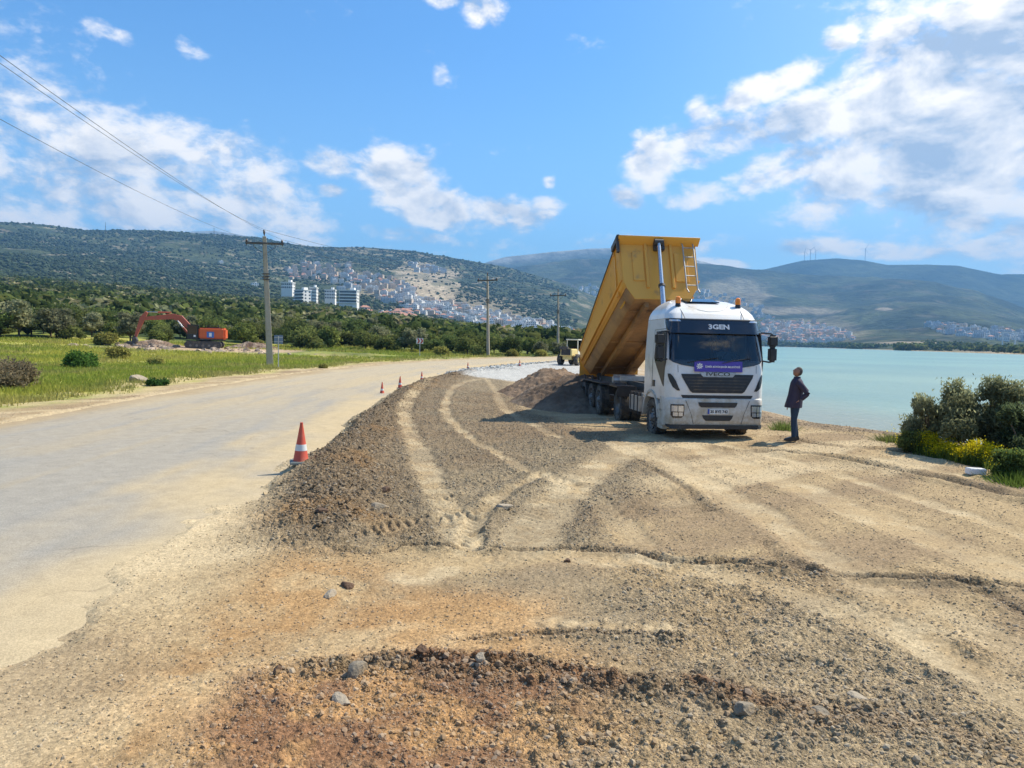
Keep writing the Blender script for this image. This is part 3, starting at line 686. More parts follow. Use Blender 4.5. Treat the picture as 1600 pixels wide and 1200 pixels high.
def ico():
    bm = bmesh.new(); bmesh.ops.create_icosphere(bm, subdivisions=1, radius=1); V = np.array([v.co[:] for v in bm.verts]); bm.verts.index_update()
    T = np.array([[v.index for v in f.verts] for f in bm.faces]); bm.free(); return V, T
ICV, ICT = ico()
def crown(n, lobes, lsz, el, base, seed, core=.72, hue=.18, shell=.45, up=0.0):
    g = np.random.default_rng(seed); L = np.array(lobes, float); vol = (L[:, 3]*L[:, 4]*L[:, 5])**.7; k = g.choice(len(L), n, p=vol/vol.sum())
    u = rdir(n, g); u[:, 2] = np.where(u[:, 2] < -.5, -u[:, 2]*.3, u[:, 2])
    rr = 1-shell*g.random(n)**1.6 + .10*g.normal(size=n)
    C = L[k, :3] + u*L[k, 3:6]*rr[:, None]; C += (fbm(C[:, 0]*3+seed, C[:, 1]*3+C[:, 2]*5, 1, 2, seed)-.5)[:, None]*u*L[k, 3:6]*.7
    C[:, 2] = np.maximum(C[:, 2], .03+.1*g.random(n))
    V, Q = leaves(C, lsz, el, g, up)
    base = np.array(base); lob = 1+hue*2*(g.random((len(L), 1))-.5)*np.array([[1.2, 1, .8]])
    col = base*lob[k]*(1+.5*(g.random((n, 1))-.5))*(1 + .25*(fbm(C[:, 0]*2+5, C[:, 1]*2+C[:, 2]*2, 1, 2, seed+5)-.5)[:, None]*2)
    col = np.repeat(col, 4, 0)
    if core:
        cv_ = []; cq = []; o = len(V)
        for i, l in enumerate(L):
            w_ = ICV*(1+.15*g.normal(size=(len(ICV), 1)))*l[3:6]*core + l[:3]; w_[:, 2] = np.maximum(w_[:, 2], 0)
            cv_.append(w_); cq.append(np.c_[ICT, ICT[:, 2]] + o + i*len(ICV))
        V = np.vstack([V]+cv_); col = np.vstack([col, np.tile(base*.8, (len(V)-len(col), 1))])
        core_t = np.vstack(cq)[:, :3]
    else: core_t = None
    return V, Q, core_t, col
def crown_mesh(name, cr):
    V, Q, T, col = cr; me = bpy.data.meshes.new(name); nv = len(V); me.vertices.add(nv); me.vertices.foreach_set('co', V.astype(np.float32).ravel())
    nt = 0 if T is None else len(T); li = np.concatenate([Q.ravel()] + ([T.ravel()] if nt else [])).astype(np.int32); me.loops.add(len(li)); me.loops.foreach_set('vertex_index', li)
    nq = len(Q); ls = np.concatenate([np.arange(nq)*4, nq*4+np.arange(nt)*3]).astype(np.int32); lt = np.concatenate([np.full(nq, 4), np.full(nt, 3)]).astype(np.int32)
    me.polygons.add(nq+nt); me.polygons.foreach_set('loop_start', ls); me.polygons.foreach_set('loop_total', lt); me.update(calc_edges=True); vattr(me, 'albedo', col); return me
def lobes_for(w, h, n, seed, z0=.25):
    g = np.random.default_rng(seed); out = [(0, 0, h*.55, w*.36, w*.36, h*.42)]
    for i in range(n):
        a = g.random()*6.28; q = w*.5*(.35+.35*g.random()); zz = h*(z0+.55*g.random()); s = w*(.15+.11*g.random()); out.append((q*math.cos(a), q*math.sin(a), zz, s, s, s*(.7+.3*g.random())))
    return out
G_OAK = (.165, .185, .055); G_DARK = (.11, .145, .046); G_OLIVE = (.25, .25, .135); G_YEL = (.30, .28, .075); G_MID = (.20, .23, .062); G_BROWN = (.15, .115, .06)
KINDS = []  # name, label stem, category, crown, trunk?
def protos():
    sp_ = [('scrub_tree', 'rounded mid green scrub tree', 'tree', 5.0, 4.0, G_OAK, .2, 1.0), ('scrub_tree', 'broad dark green evergreen tree', 'tree', 5.5, 4.4, G_DARK, .2, 1.2),
      ('olive_tree', 'grey-green olive tree', 'tree', 4.6, 4.0, G_OLIVE, .4, 1.6), ('scrub_tree', 'fresh green leafy tree', 'tree', 4.4, 3.6, G_MID, .25, 1.0),
      ('shrub', 'yellowish green low shrub', 'shrub', 4.0, 2.3, G_YEL, .15, .4), ('scrub_tree', 'tall dark green tree', 'tree', 4.2, 5.4, G_DARK, .3, 1.8), ('shrub', 'dense deep green shrub', 'shrub', 4.6, 2.8, G_OAK, .15, .4)]
    for i, (nm, lb, ct, w_, h_, col, z0, th) in enumerate(sp_):
        lo_ = lobes_for(w_, h_, 9, 100+i, z0); KINDS.append(dict(name=nm, label=lb, cat=ct, h=h_, w=w_, me=crown_mesh('crown', crown(2200, lo_, .14, 1.25, col, 200+i)), far=crown(46, lo_, .62, 1.2, col, 300+i, core=.85), th=th))
protos()
TR_ME = {}
def trunk_mesh(h, w_):
    m = MB(); g = random.Random(int(h*100)); m.tube([(0, 0, -.4), (.05, 0, h*.25), (-.05, .08, h*.5), (0, 0, h*.75)], [.16, .13, .09, .04], 7)
    for k in range(4):
        a = k*1.6+g.random(); m.tube([(0, 0, h*.22), (w_*.16*math.cos(a), w_*.16*math.sin(a), h*.42), (w_*.3*math.cos(a), w_*.3*math.sin(a), h*.62)], [.09, .06, .025], 6)
    return m
for K in KINDS: o_ = trunk_mesh(K['h'], K['w']).build('trunk', BARK); K['tr'] = o_.data; bpy.data.objects.remove(o_)
def plant(k, x, y, s, rz, label, group=None, sz=1.0, sink=.12, mesh=None):
    K = KINDS[k]; e = empty(K['name'], (x, y, gz(x, y)-sink), rz, label, K['cat'], group); e.scale = (s, s, s*sz)
    link('crown', mesh or K['me'], None, e); link('trunk', K['tr'], None, e); return e
for K in KINDS: K['me'].materials.append(LEAF)
HAND = [ # kind px py(base) scale label
 (2, 30, 523, 1.15, 'spreading grey-green olive tree with a bare trunk at the left edge of the field'), (2, 88, 521, .95, 'second olive tree, right of the big one at the left edge of the field', ),
 (6, 112, 531, .75, 'dark bush before the trees, right of the olive trees'), (4, 165, 548, .75, 'flat hedge-like bush left of the excavator bucket'), (3, 180, 528, .8, 'round bush behind the flat hedge-like bush'),
 (6, 258, 533, .7, 'dark bush behind the orange boom of the excavator'), (4, 243, 571, .34, 'brownish low bush in the grass in front of the excavator arm'), (4, 185, 561, .55, 'scrubby bush on the field just left of the dug stones'),
 (6, 480, 540, .8, 'dark round bush right of the concrete pole'), (2, 512, 549, .9, 'grey-green tree right of the blue-backed sign'), (6, 545, 551, .85, 'dense bush at the field edge, middle of the three beside the grey-green tree'), (6, 585, 552, .8, 'dense bush nearest to the red and white road board on its left'),
 (4, 690, 556, .62, 'bright yellow-green bush right of the red and white road board'), (6, 745, 556, .6, 'bush at the foot of the second power pole'), (4, 800, 557, .5, 'yellow-green bush between the second and third power poles'), (4, 845, 557, .5, 'rusty low bush beside the road near the third power pole'),
 (4, 405, 540, .4, 'small bush behind the concrete pole'), (3, 380, 528, 1.0, 'leafy tree behind the rubble beside the excavator'), (3, 330, 527, 1.1, 'leafy tree right behind the excavator engine')]
pts_used = []
for h_ in HAND:
    k, px, py, s, lb = h_; x, y, z = GP(px, py); r = math.hypot(x, y)
    if r > 118: x, y = pol(px, 116)
    plant(k, x, y, s, random.random()*6.28, lb); pts_used.append((x, y))
# near bushes with their own crowns
x, y, z = GP(4, 606); plant(4, x, y, .62, 1.0, 'large brown dry bush at the left edge beside the road', mesh=crown_mesh('crown', crown(9000, lobes_for(4.6, 2.1, 12, 901, .15), .055, 1.6, (.20, .165, .10), 902, core=.6))).children[0].data.materials.append(LEAF)
x, y, z = GP(130, 576); plant(4, x, y, .62, 2.0, 'bright green round bush alone in the grass left of the road', mesh=crown_mesh('crown', crown(4500, lobes_for(4.0, 2.0, 9, 903, .15), .085, 1.5, (.10, .19, .04), 904, core=.7))).children[0].data.materials.append(LEAF)
x, y, z = GP(243, 603); plant(4, x, y, .26, .5, 'tiny dark green bush at the gravel edge of the field', mesh=crown_mesh('crown', crown(900, lobes_for(4.0, 1.6, 6, 905, .15), .15, 1.5, (.045, .10, .025), 906, core=.7))).children[0].data.materials.append(LEAF)
x, y, z = GP(505, 576); plant(4, x, y, .2, .5, 'tiny grey weed at the roadside right of the signpost')
# the belt of trees: the nearest are things, the mass behind is one wood
def ok_spot(x, y):
    d, _, _ = pdist(np.array([x]), np.array([y]), ROAD_C, 60)
    return d[0] > 8.5
# clearings
CLR = [(pol(385, 112), 8), (pol(20, 104), 9), (pol(170, 116), 6)]
cand = []
ZX = [70, 190, 285, 360, 430, 540, 640, 700, 770, 870]; ZN = ['at the left edge', 'left of the excavator', 'behind the excavator arm', 'behind the excavator body', 'left of the concrete pole', 'right of the concrete pole', 'left of the chevron board', 'right of the chevron board', 'left of the second pole', 'between second and third poles', 'behind the yellow loader']
tries = 0
while len(cand) < 255 and tries < 9000:
    tries += 1; px = random.uniform(-130, 975); u = random.random(); r = 106 + 56*u**1.3
    a_ = A_(px); x, y = r*math.sin(a_), r*math.cos(a_)
    if px < 460 and r < 113 + 6*math.sin(px*.05): continue
    if not ok_spot(x, y) or any(math.hypot(x-c[0][0], y-c[0][1]) < c[1] for c in CLR) or any((x-q[0])**2+(y-q[1])**2 < 7 for q in pts_used): continue
    if inpoly(np.array([x]), np.array([y]), LAKE)[0]: continue
    cand.append((x, y, px)); pts_used.append((x, y))
for (x, y, px) in cand:
    k = random.choices(range(7), [5, 4, 2.2, 4, 2, 1.4, 4])[0]; s = random.uniform(.6, 1.05)*(1 if px < 650 else .8)
    zone_ = ZN[sum(px > q for q in ZX)]; row = 'front' if math.hypot(x, y) < 116 else 'middle' if math.hypot(x, y) < 132 else 'back'; sz = 'small' if s < .76 else 'large'
    plant(k, x, y, s, random.random()*6.28, f"{sz} {KINDS[k]['label']}, {row} row of the wood {zone_}", f"{KINDS[k]['label']}s {zone_}", random.uniform(.85, 1.15))
def scatter_mass(name, spots, label, mats):
    "spots: x y z scale rot kind"
    Vs = []; Qs = []; Ts = []; Cs = []; o = 0; g = np.random.default_rng(5)
    for (x, y, z, s, a, k) in spots:
        V_, Q_, T_, c_ = KINDS[k]['far']; ca, sa = math.cos(a)*s, math.sin(a)*s
        Vs.append(np.stack([V_[:, 0]*ca-V_[:, 1]*sa+x, V_[:, 0]*sa+V_[:, 1]*ca+y, V_[:, 2]*s+z], 1)); Qs.append(Q_+o); Ts.append(T_+o); Cs.append(c_*(.78+.5*g.random())*np.array([1+.2*(g.random()-.5), 1, 1])); o += len(V_)
    me = crown_mesh(name, (np.vstack(Vs), np.vstack(Qs), np.vstack(Ts), np.vstack(Cs))); ob = link(name, me, mats); tag(ob, label, kind='stuff'); return ob
n_ = 5200; rr_ = 150+(900-150)*RNG.random(n_)**1.15; pp_ = RNG.uniform(-190, 960, n_); sp = []
aa_ = np.array([A_(p) for p in pp_]); xx_ = rr_*np.sin(aa_); yy_ = rr_*np.cos(aa_); zz_ = samp(xx_, yy_)[0]; dd_, _, _ = pdist(xx_, yy_, ROAD_C, 60)
clr = fbm(xx_, yy_, .012, 3, 130)
for x, y, z, r, d, c in zip(xx_, yy_, zz_, rr_, dd_, clr):
    if d < 9 or (c > .66): continue
    sp.append((x, y, z-.3, random.uniform(.8, 1.25)*(1+(r-150)/900), random.random()*6.28, random.choices(range(7), [5, 5, 2, 4, 1.2, 2, 4])[0]))
scatter_mass('wood', sp, 'mass of dark green trees filling the slope behind the nearest belt', LEAF)
# scrub on the great hillside
n_ = 26000; pp_ = RNG.uniform(-200, 900, n_); rr_ = 880+(2980-880)*RNG.random(n_)**.8; aa_ = np.interp(pp_, np.arange(-250, 1000, 25), [A_(p) for p in np.arange(-250, 1000, 25)])
zz_ = z1(rr_, aa_); xx_ = rr_*np.sin(aa_); yy_ = rr_*np.cos(aa_); uu, vv = pxy(xx_, yy_, zz_); bare = np.hypot((uu-660)/60, (vv-445)/34) < 1
dn = fbm(xx_, yy_, .004, 3, 131)
V1, Q1, T1, c1 = KINDS[0]['far']; keep = (~bare | (RNG.random(n_) < .12)) & (dn + .25*RNG.random(n_) > .45) & (zz_ > 3)
idx = np.nonzero(keep)[0]; s_ = (.8+1.5*RNG.random(len(idx))**2)*(.7+rr_[idx]/5200); g = RNG
IV = ICV*np.array([1, 1, .7]); VV = (IV[None]*(1+.25*g.normal(size=(len(idx), len(IV), 1))))*s_[:, None, None]*2.2 + np.stack([xx_[idx], yy_[idx], zz_[idx]+s_*.6], 1)[:, None, :]
TT = ICT[None]+(np.arange(len(idx))*len(IV))[:, None, None]; me = arr_mesh('hillside_scrub', VV.reshape(-1, 3), TT.reshape(-1, 3), False)
vattr(me, 'albedo', np.repeat(np.array([.066, .088, .048])*(.72+.8*g.random((len(idx), 1))), len(IV), 0)); tag(link('hillside_scrub', me, LEAF), 'dark evergreen scrub speckling the long hillside on the left', kind='stuff')
# grass on the field
def tufts(name, x, y, z, h, wd, col, nb, mat_, label, g=RNG, lean=.35):
    n = len(x); P = np.repeat(np.stack([x, y, z], 1), nb, 0); N = n*nb; a = g.random(N)*6.283; P[:, 0] += g.normal(size=N)*np.repeat(wd, nb)*2.0; P[:, 1] += g.normal(size=N)*np.repeat(wd, nb)*2.0
    hh_ = np.repeat(h, nb)*(.5+.8*g.random(N)); w_ = np.repeat(wd, nb)*(.5+g.random(N))*.5; ux_, uy_ = np.cos(a)*w_, np.sin(a)*w_; lx, ly = g.normal(size=N)*lean*hh_, g.normal(size=N)*lean*hh_
    A = P + np.stack([ux_, uy_, -.05+0*a], 1); B = P - np.stack([ux_, uy_, .05+0*a], 1); C = P + np.stack([lx, ly, hh_], 1)
    V_ = np.stack([A, B, C], 1).reshape(-1, 3); T_ = np.arange(3*N).reshape(N, 3); me = arr_mesh(name, V_, T_, False)
    c_ = np.repeat(np.repeat(col, nb, 0)*(.75+.5*g.random((N, 1))), 3, 0); vattr(me, 'albedo', c_); ob = link(name, me, mat_); tag(ob, label, kind='stuff'); return ob
n_ = 90000; rr_ = 19*(115/19)**RNG.random(n_); pa = RNG.uniform(-250, 930, n_); aa_ = np.interp(pa, np.arange(-300, 1000, 25), [A_(p) for p in np.arange(-300, 1000, 25)])
x_, y_ = rr_*np.sin(aa_), rr_*np.cos(aa_); z_, lo_, al_ = samp(x_, y_); d_, s_2, sd2 = pdist(x_, y_, ROAD_C, 60); isL = np.where(d_ > 1e8, 1, sd2) > 0
eg = d_-ROAD_W-1.2+(fbm(x_, y_, .22, 3, 51)-.5)*3.2; pk = isL & (eg > .6+1.6*RNG.random(n_)) & ~((np.hypot((x_-ex[0]-6)/20, (y_-ex[1]-1)/7)) < 1) & (RNG.random(n_) < .35+1.1*S(.3, .6, fbm(x_, y_, .5, 3, 141)))
x_, y_, z_, rr_ = x_[pk], y_[pk], z_[pk], rr_[pk]; n_ = len(x_); q = S(.35, .65, fbm(x_, y_, .10, 4, 142))[:, None]; q2 = S(.5, .7, fbm(x_, y_, .3, 4, 143))[:, None]
col = np.array([.26, .31, .055])*(1-q)+np.array([.42, .41, .08])*q; col = col*(1-q2*.6)+np.array([.34, .30, .12])*q2*.6; e2 = S(3.5, 1, eg[pk])[:, None]; col = col*(1-e2*.6)+np.array([.33, .28, .13])*e2*.6
fl = RNG.random((n_, 1)) < .04; col = np.where(fl, np.array([.5, .45, .12]), col)
tufts('field_grass', x_, y_, z_, .07+.13*RNG.random(n_)+.0018*rr_*RNG.random(n_), .016+.0012*rr_, col, 5, GRASSM, 'lush green and straw-tipped wild grass covering the field left of the road')
# ================================================================== MATERIALS OF MADE THINGS
WHITE = mat('white_paint', (.72, .71, .68), .33, var=.03, dirt=(.44, .36, .25), dscale=1.3, dlo=.46, dhi=.82, mud=(.35, 1.35), coat=.5)
WHITED = mat('dusty_white_paint', (.62, .60, .55), .5, var=.05, dirt=(.38, .30, .19), dscale=2.2, dlo=.36, dhi=.72, mud=(.4, 1.2))
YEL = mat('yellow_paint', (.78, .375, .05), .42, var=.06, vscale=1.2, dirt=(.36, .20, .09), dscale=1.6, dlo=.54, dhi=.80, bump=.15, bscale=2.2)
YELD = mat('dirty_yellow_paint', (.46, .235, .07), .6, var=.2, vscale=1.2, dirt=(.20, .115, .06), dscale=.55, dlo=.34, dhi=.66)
BLACKP = mat('black_plastic', (.018, .019, .022), .38, var=.2, dirt=(.12, .10, .07), dscale=3, dlo=.5, dhi=.9)
BLACKG = mat('gloss_black_trim', (.012, .016, .028), .12, var=.1, coat=.6)
RUBBER = mat('tyre_rubber', (.030, .029, .028), .85, var=.2, dirt=(.17, .135, .095), dscale=5, dlo=.38, dhi=.75, bump=.3)
STEELD = mat('dark_steel', (.045, .045, .048), .55, var=.3, dirt=(.16, .12, .08), dscale=3, dlo=.42, dhi=.75)
RIMG = mat('wheel_steel', (.20, .20, .20), .5, metal=.3, var=.2, dirt=(.20, .155, .11), dscale=4, dlo=.35, dhi=.7)
CHROME = mat('bare_steel', (.60, .61, .62), .22, metal=1, var=.05, dirt=(.3, .25, .2), dscale=3, dlo=.6, dhi=.9)
ALU = mat('dusty_aluminium', (.46, .46, .45), .42, metal=.7, var=.1, dirt=(.32, .26, .19), dscale=2.5, dlo=.4, dhi=.8)
LENS = mat('lamp_lens', (.62, .64, .66), .08, metal=.55, var=.1, vscale=30)
ORANGE = mat('orange_lens', (.85, .25, .02), .2, var=.05)
BLUE = mat('banner_violet', (.085, .06, .36), .6, var=.05)
LETTER = mat('white_lettering', (.78, .78, .78), .5, var=.02)
PLATEM = mat('plate_white', (.7, .7, .68), .4, var=.03)
PLATEB = mat('plate_blue', (.02, .06, .35), .4, var=.03)
SEATM = mat('seat_cloth', (.035, .04, .06), .9)
GREENC = mat('green_cloth', (.04, .30, .08), .8)
REDM = mat('red_paint', (.5, .03, .02), .45)
def glass(name, tint, mixf=.12):
    m = bpy.data.materials.new(name); m.use_nodes = True; t = NT(m.node_tree); t.n.clear()
    tr = t.new('ShaderNodeBsdfTransparent'); tr.inputs[0].default_value = (*tint, 1)
    gl = t.new('ShaderNodeBsdfGlossy'); gl.inputs['Roughness'].default_value = .03; gl.inputs[0].default_value = (.9, .95, 1, 1)
    fr = t.new('ShaderNodeFresnel'); fr.inputs[0].default_value = 1.5
    mx = t.new('ShaderNodeMixShader'); t.put(mx.inputs[0], t.math('ADD', fr.outputs[0], mixf*.2)); t.l.new(tr.outputs[0], mx.inputs[1]); t.l.new(gl.outputs[0], mx.inputs[2])
    o = t.new('ShaderNodeOutputMaterial'); t.l.new(mx.outputs[0], o.inputs[0]); return m
GLASS = glass('window_glass', (.52, .62, .62)); GLASSD = glass('tinted_glass', (.10, .12, .13))
def lettering(name, body, size, mat_, parent, loc, rot, bold=0.0, ext=.004, sx=1.0):
    c = bpy.data.curves.new('t', 'FONT'); c.body = body; c.size = size; c.align_x = 'CENTER'; c.align_y = 'CENTER'; c.extrude = ext; c.offset = bold; c.resolution_u = 3
    o = bpy.data.objects.new('t', c); COL.objects.link(o); bpy.context.view_layer.update()
    me = bpy.data.meshes.new_from_object(o.evaluated_get(bpy.context.evaluated_depsgraph_get())); bpy.data.objects.remove(o); bpy.data.curves.remove(c)
    me.name = name; me.materials.clear()
    l = link(name, me, mat_, parent); l.location = loc; l.rotation_euler = rot; l.scale = (sx, 1, 1); return l
# ================================================================== THE TIPPER LORRY
fx, fy = gp(1119, 694)
TRK = empty('tipper_lorry', (fx, fy, 0), R(5.7), 'white tipper lorry with its yellow dump body raised, parked beside the lake', 'lorry')
TRK.rotation_mode = 'ZYX'; TRK.rotation_euler = (R(-.55), 0, R(5.7))
HW = 1.245
_yz = [(.0, .02), (.95, .03), (1.25, .03), (1.6, .05), (1.9, .09), (2.3, .20), (2.62, .31), (2.92, .42), (3.08, .55), (3.22, .74), (3.34, 1.0), (3.42, 1.3), (3.47, 1.65), (3.48, 2.0), (3.6, 2.2)]
_wz = [(.0, 1.245), (2.0, 1.235), (2.6, 1.20), (2.92, 1.175), (3.06, 1.14), (3.18, 1.07), (3.28, .98), (3.36, .87), (3.42, .76), (3.47, .62), (3.6, .5)]
yf = lambda z: float(np.interp(z, *zip(*_yz))); hwz = lambda z: float(np.interp(z, *zip(*_wz)))
def fy_(x, z):
    u = min(1.0, abs(x)/hwz(z)); return yf(z) + .05*u*u + .20*max(0, (u-.80)/.20)**2.2
CABREAR = 2.08
cab_root = None
def cab_shell():
    zs = list(np.linspace(.93, 2.95, 50)) + list(np.linspace(3.0, 3.47, 20)); V = []; Fc = []; info = []
    nfx = 56; nsd = 34
    for z in zs:
        w_ = hwz(z); rear = CABREAR - .16*max(0, (z-3.0)/.5)**2; row = []
        cf = fy_(w_, z)
        for k in range(nsd): row.append((-w_, rear+(cf-rear)*k/nsd))
        for k in range(nfx+1):
            x = -w_+2*w_*k/nfx; row.append((x, fy_(x, z)))
        for k in range(1, nsd+1): row.append((w_, cf+(rear-cf)*k/nsd))
        info.append([(p[0], p[1], z) for p in row])
    n = len(info[0]); mb = MB()
    for r in info: V += r
    for i in range(len(zs)-1):
        for j in range(n-1):
            q = [info[i][j], info[i][j+1], info[i+1][j+1], info[i+1][j]]; c = [sum(p[k] for p in q)/4 for k in range(3)]
            front = nsd <= j < nsd+nfx
            if front and 1.90 < c[2] < 2.60 and abs(c[0]) < 1.08: continue
            if not front and 1.86 < c[2] < 2.56 and .50 < c[1] < 1.12: continue
            Fc.append((i*n+j, i*n+j+1, (i+1)*n+j+1, (i+1)*n+j))
        Fc.append((i*n+n-1, i*n, (i+1)*n, (i+1)*n+n-1))
    Fc.append(tuple((len(zs)-1)*n+j for j in range(n)))
    mb.add(V, Fc); return mb
cab = cab_shell().build('cab', WHITE, TRK, angle=40)
def fpanel(name, rows, off, mat_, parent, nx=26, sub=3, depth=.05, label=None, frame=None):
    "panel following the front of the cab; rows (z, x0, x1); y slightly proud by off"
    rows = sorted(rows); zs = []
    for a_, b_ in zip(rows[:-1], rows[1:]):
        for k in range(sub): zs.append([a_[i]+(b_[i]-a_[i])*k/sub for i in range(3)])
    zs.append(list(rows[-1])); nr = len(zs); V = []; Fc = []
    for (z, x0, x1) in zs:
        for k in range(nx+1):
            x = x0+(x1-x0)*k/nx; V.append((x, fy_(x, z)-off, z))
    n = nx+1
    for i in range(nr-1):
        for j in range(nx): Fc.append((i*n+j, i*n+j+1, (i+1)*n+j+1, (i+1)*n+j))
    ring = [(0, j) for j in range(n)] + [(i, n-1) for i in range(1, nr)] + [(nr-1, j) for j in range(n-2, -1, -1)] + [(i, 0) for i in range(nr-2, 0, -1)]
    o = len(V)
    for (i, j) in ring: p = V[i*n+j]; V.append((p[0], p[1]+depth, p[2]))
    m = len(ring)
    for k in range(m):
        a_, b_ = ring[k], ring[(k+1) % m]; Fc.append((a_[0]*n+a_[1], b_[0]*n+b_[1], o+(k+1) % m, o+k))
    return MB().add(V, Fc).build(name, mat_, parent, angle=40, label=label)
# windscreen: clear pane inside a black border
fpanel('windscreen', [(1.87, -.98, .98), (1.93, -1.12, 1.12), (2.60, -1.07, 1.07)], .012, GLASS, cab, depth=.004)
wb = fpanel('windscreen_border', [(1.76, -.62, .62), (1.80, -.90, .90), (1.86, -1.09, 1.09), (1.925, -1.17, 1.17), (1.93, -1.17, 1.17)], .016, BLACKG, cab, depth=.02)
for s in (-1, 1):
    fpanel('windscreen_pillar', [(1.93, s*1.17 if s < 0 else 1.05, -1.05 if s < 0 else 1.17), (2.60, s*1.135 if s < 0 else 1.02, -1.02 if s < 0 else 1.135)], .017, BLACKG, cab, nx=8, depth=.02)
fpanel('sun_visor', [(2.575, -1.15, 1.15), (2.68, -1.165, 1.165), (2.86, -1.17, 1.17), (2.90, -1.165, 1.165)], .075, BLACKG, cab, depth=.08)
fpanel('visor_band', [(2.90, -1.165, 1.165), (2.935, -1.165, 1.165)], .085, BLACKP, cab, depth=.08)
for s in (-1, 1): fpanel('marker_lamp', [(2.86, min(s*1.12, s*.86), max(s*1.12, s*.86)), (2.905, min(s*1.12, s*.90), max(s*1.12, s*.90))], .092, LENS, cab, nx=6, depth=.02)
l = lettering('lettering', '3GEN', .165, LETTER, cab, (.075, fy_(0, 2.74)-.082, 2.735), (R(90-17), 0, 0), bold=.0055, sx=1.3)
l['label'] = 'white letters on the sun visor'
# lower front
fpanel('grille', [(1.13, -.62, .62), (1.17, -.68, .68), (1.50, -.88, .88), (1.585, -.905, .905)], .014, BLACKP, cab, sub=4)
for k in range(5):
    z = 1.2+.075*k; xx = .60+.055*k
    fpanel('grille_bar', [(z, -xx, xx), (z+.02, -xx, xx)], .028, STEELD, cab, depth=.02, sub=1)
fpanel('badge_panel', [(1.50, -.34, .34), (1.55, -.40, .40), (1.63, -.46, .46)], .022, ALU, cab, depth=.03)
lettering('lettering', 'IVECO', .125, BLACKP, cab, (0, fy_(0, 1.61)-.026, 1.585), (R(90), 0, 0), bold=.001, sx=1.7)
fpanel('lower_slot', [(.925, -.84, .84), (1.0, -.86, .86), (1.075, -.90, .90)], .008, BLACKP, cab)
for s in (-1, 1):
    rows = [(1.18, .93, 1.0), (1.26, .97, 1.10), (1.40, 1.03, 1.16), (1.52, 1.10, 1.19), (1.58, 1.15, 1.195)]
    fpanel('corner_scoop', [(z, min(s*a_, s*b_), max(s*a_, s*b_)) for z, a_, b_ in rows], .018, BLACKP, cab, nx=8)
    fpanel('seam', [(1.62, min(s*.985, s*.975), max(s*.985, s*.975)), (1.80, min(s*.99, s*.98), max(s*.99, s*.98))], .004, BLACKP, cab, nx=1, depth=.01)
# banner with emblem
ban = fpanel('banner', [(1.645, -.59, .615), (1.90, -.59, .615)], .032, BLUE, cab, depth=.008)
em = MB(); ey = fy_(-.46, 1.77)-.036
for k in range(8):
    a_ = k*math.pi/4; cxp, czp = -.46+.052*math.cos(a_), 1.775+.052*math.sin(a_)
    em.box((cxp, ey, czp), (.055, .006, .026), (Vector((0, 1, 0)), -a_))
em.cyl((-.46, ey+.003, 1.775), (-.46, ey-.003, 1.775), .016, n=10)
em.build('emblem', LETTER, ban)
lettering('lettering', 'İZMİR BÜYÜKŞEHİR BELEDİYESİ', .058, LETTER, ban, (.11, fy_(0, 1.77)-.042, 1.765), (R(90), 0, 0), bold=.0015, sx=1.02)
# wipers, roof details
for s, x0 in ((1, -.75), (1, .1)):
    MB().tube([(x0, fy_(x0, 1.86)-.05, 1.86), (x0+.35, fy_(x0+.3, 1.95)-.05, 1.93), (x0+.75, fy_(x0+.75, 1.98)-.045, 1.99)], .011, 6).build('wiper', BLACKP, cab)
for s in (-1, 1):
    bx_, bz_ = s*.78, 3.27; by_ = fy_(bx_, bz_)
    bc = MB().cyl((bx_, by_-.01, bz_-.02), (bx_, by_-.01, bz_+.06), .075, .06).build('beacon_base', BLACKP, cab)
    MB().lathe([(0, .065), (.09, .068), (.15, .058), (.175, .03), (.18, 0)], 20, 'Z', (bx_, by_-.01, bz_+.06)).build('beacon', ORANGE, bc)
    MB().tube([(bx_-.03*s, fy_(bx_, 2.95)-.09, 2.93), (bx_-.02*s, fy_(bx_, 3.08)-.015, 3.08), (bx_, by_-.01, bz_)], .008, 6).build('cable', BLACKP, bc)
MB().add([(-.5, 1.02, 3.365), (.36, 1.02, 3.365), (.30, 1.5, 3.47), (-.62, 1.5, 3.47), (-.5, 1.0, 3.39), (.36, 1.0, 3.39), (.30, 1.5, 3.50), (-.62, 1.5, 3.50)],
  [(0, 1, 2, 3), (4, 5, 6, 7), (0, 1, 5, 4), (1, 2, 6, 5), (2, 3, 7, 6), (3, 0, 4, 7)]).build('roof_hatch', GLASSD, cab, bevel=.01)
arc = [(-.62, 3.37), (-.5, 3.25), (-.3, 3.16), (-.1, 3.12), (.15, 3.13), (.35, 3.18), (.5, 3.27), (.6, 3.36)]
MB().tube([(x, fy_(x, z)+.002, z) for x, z in arc], .009, 6).build('roof_crease', WHITED, cab)
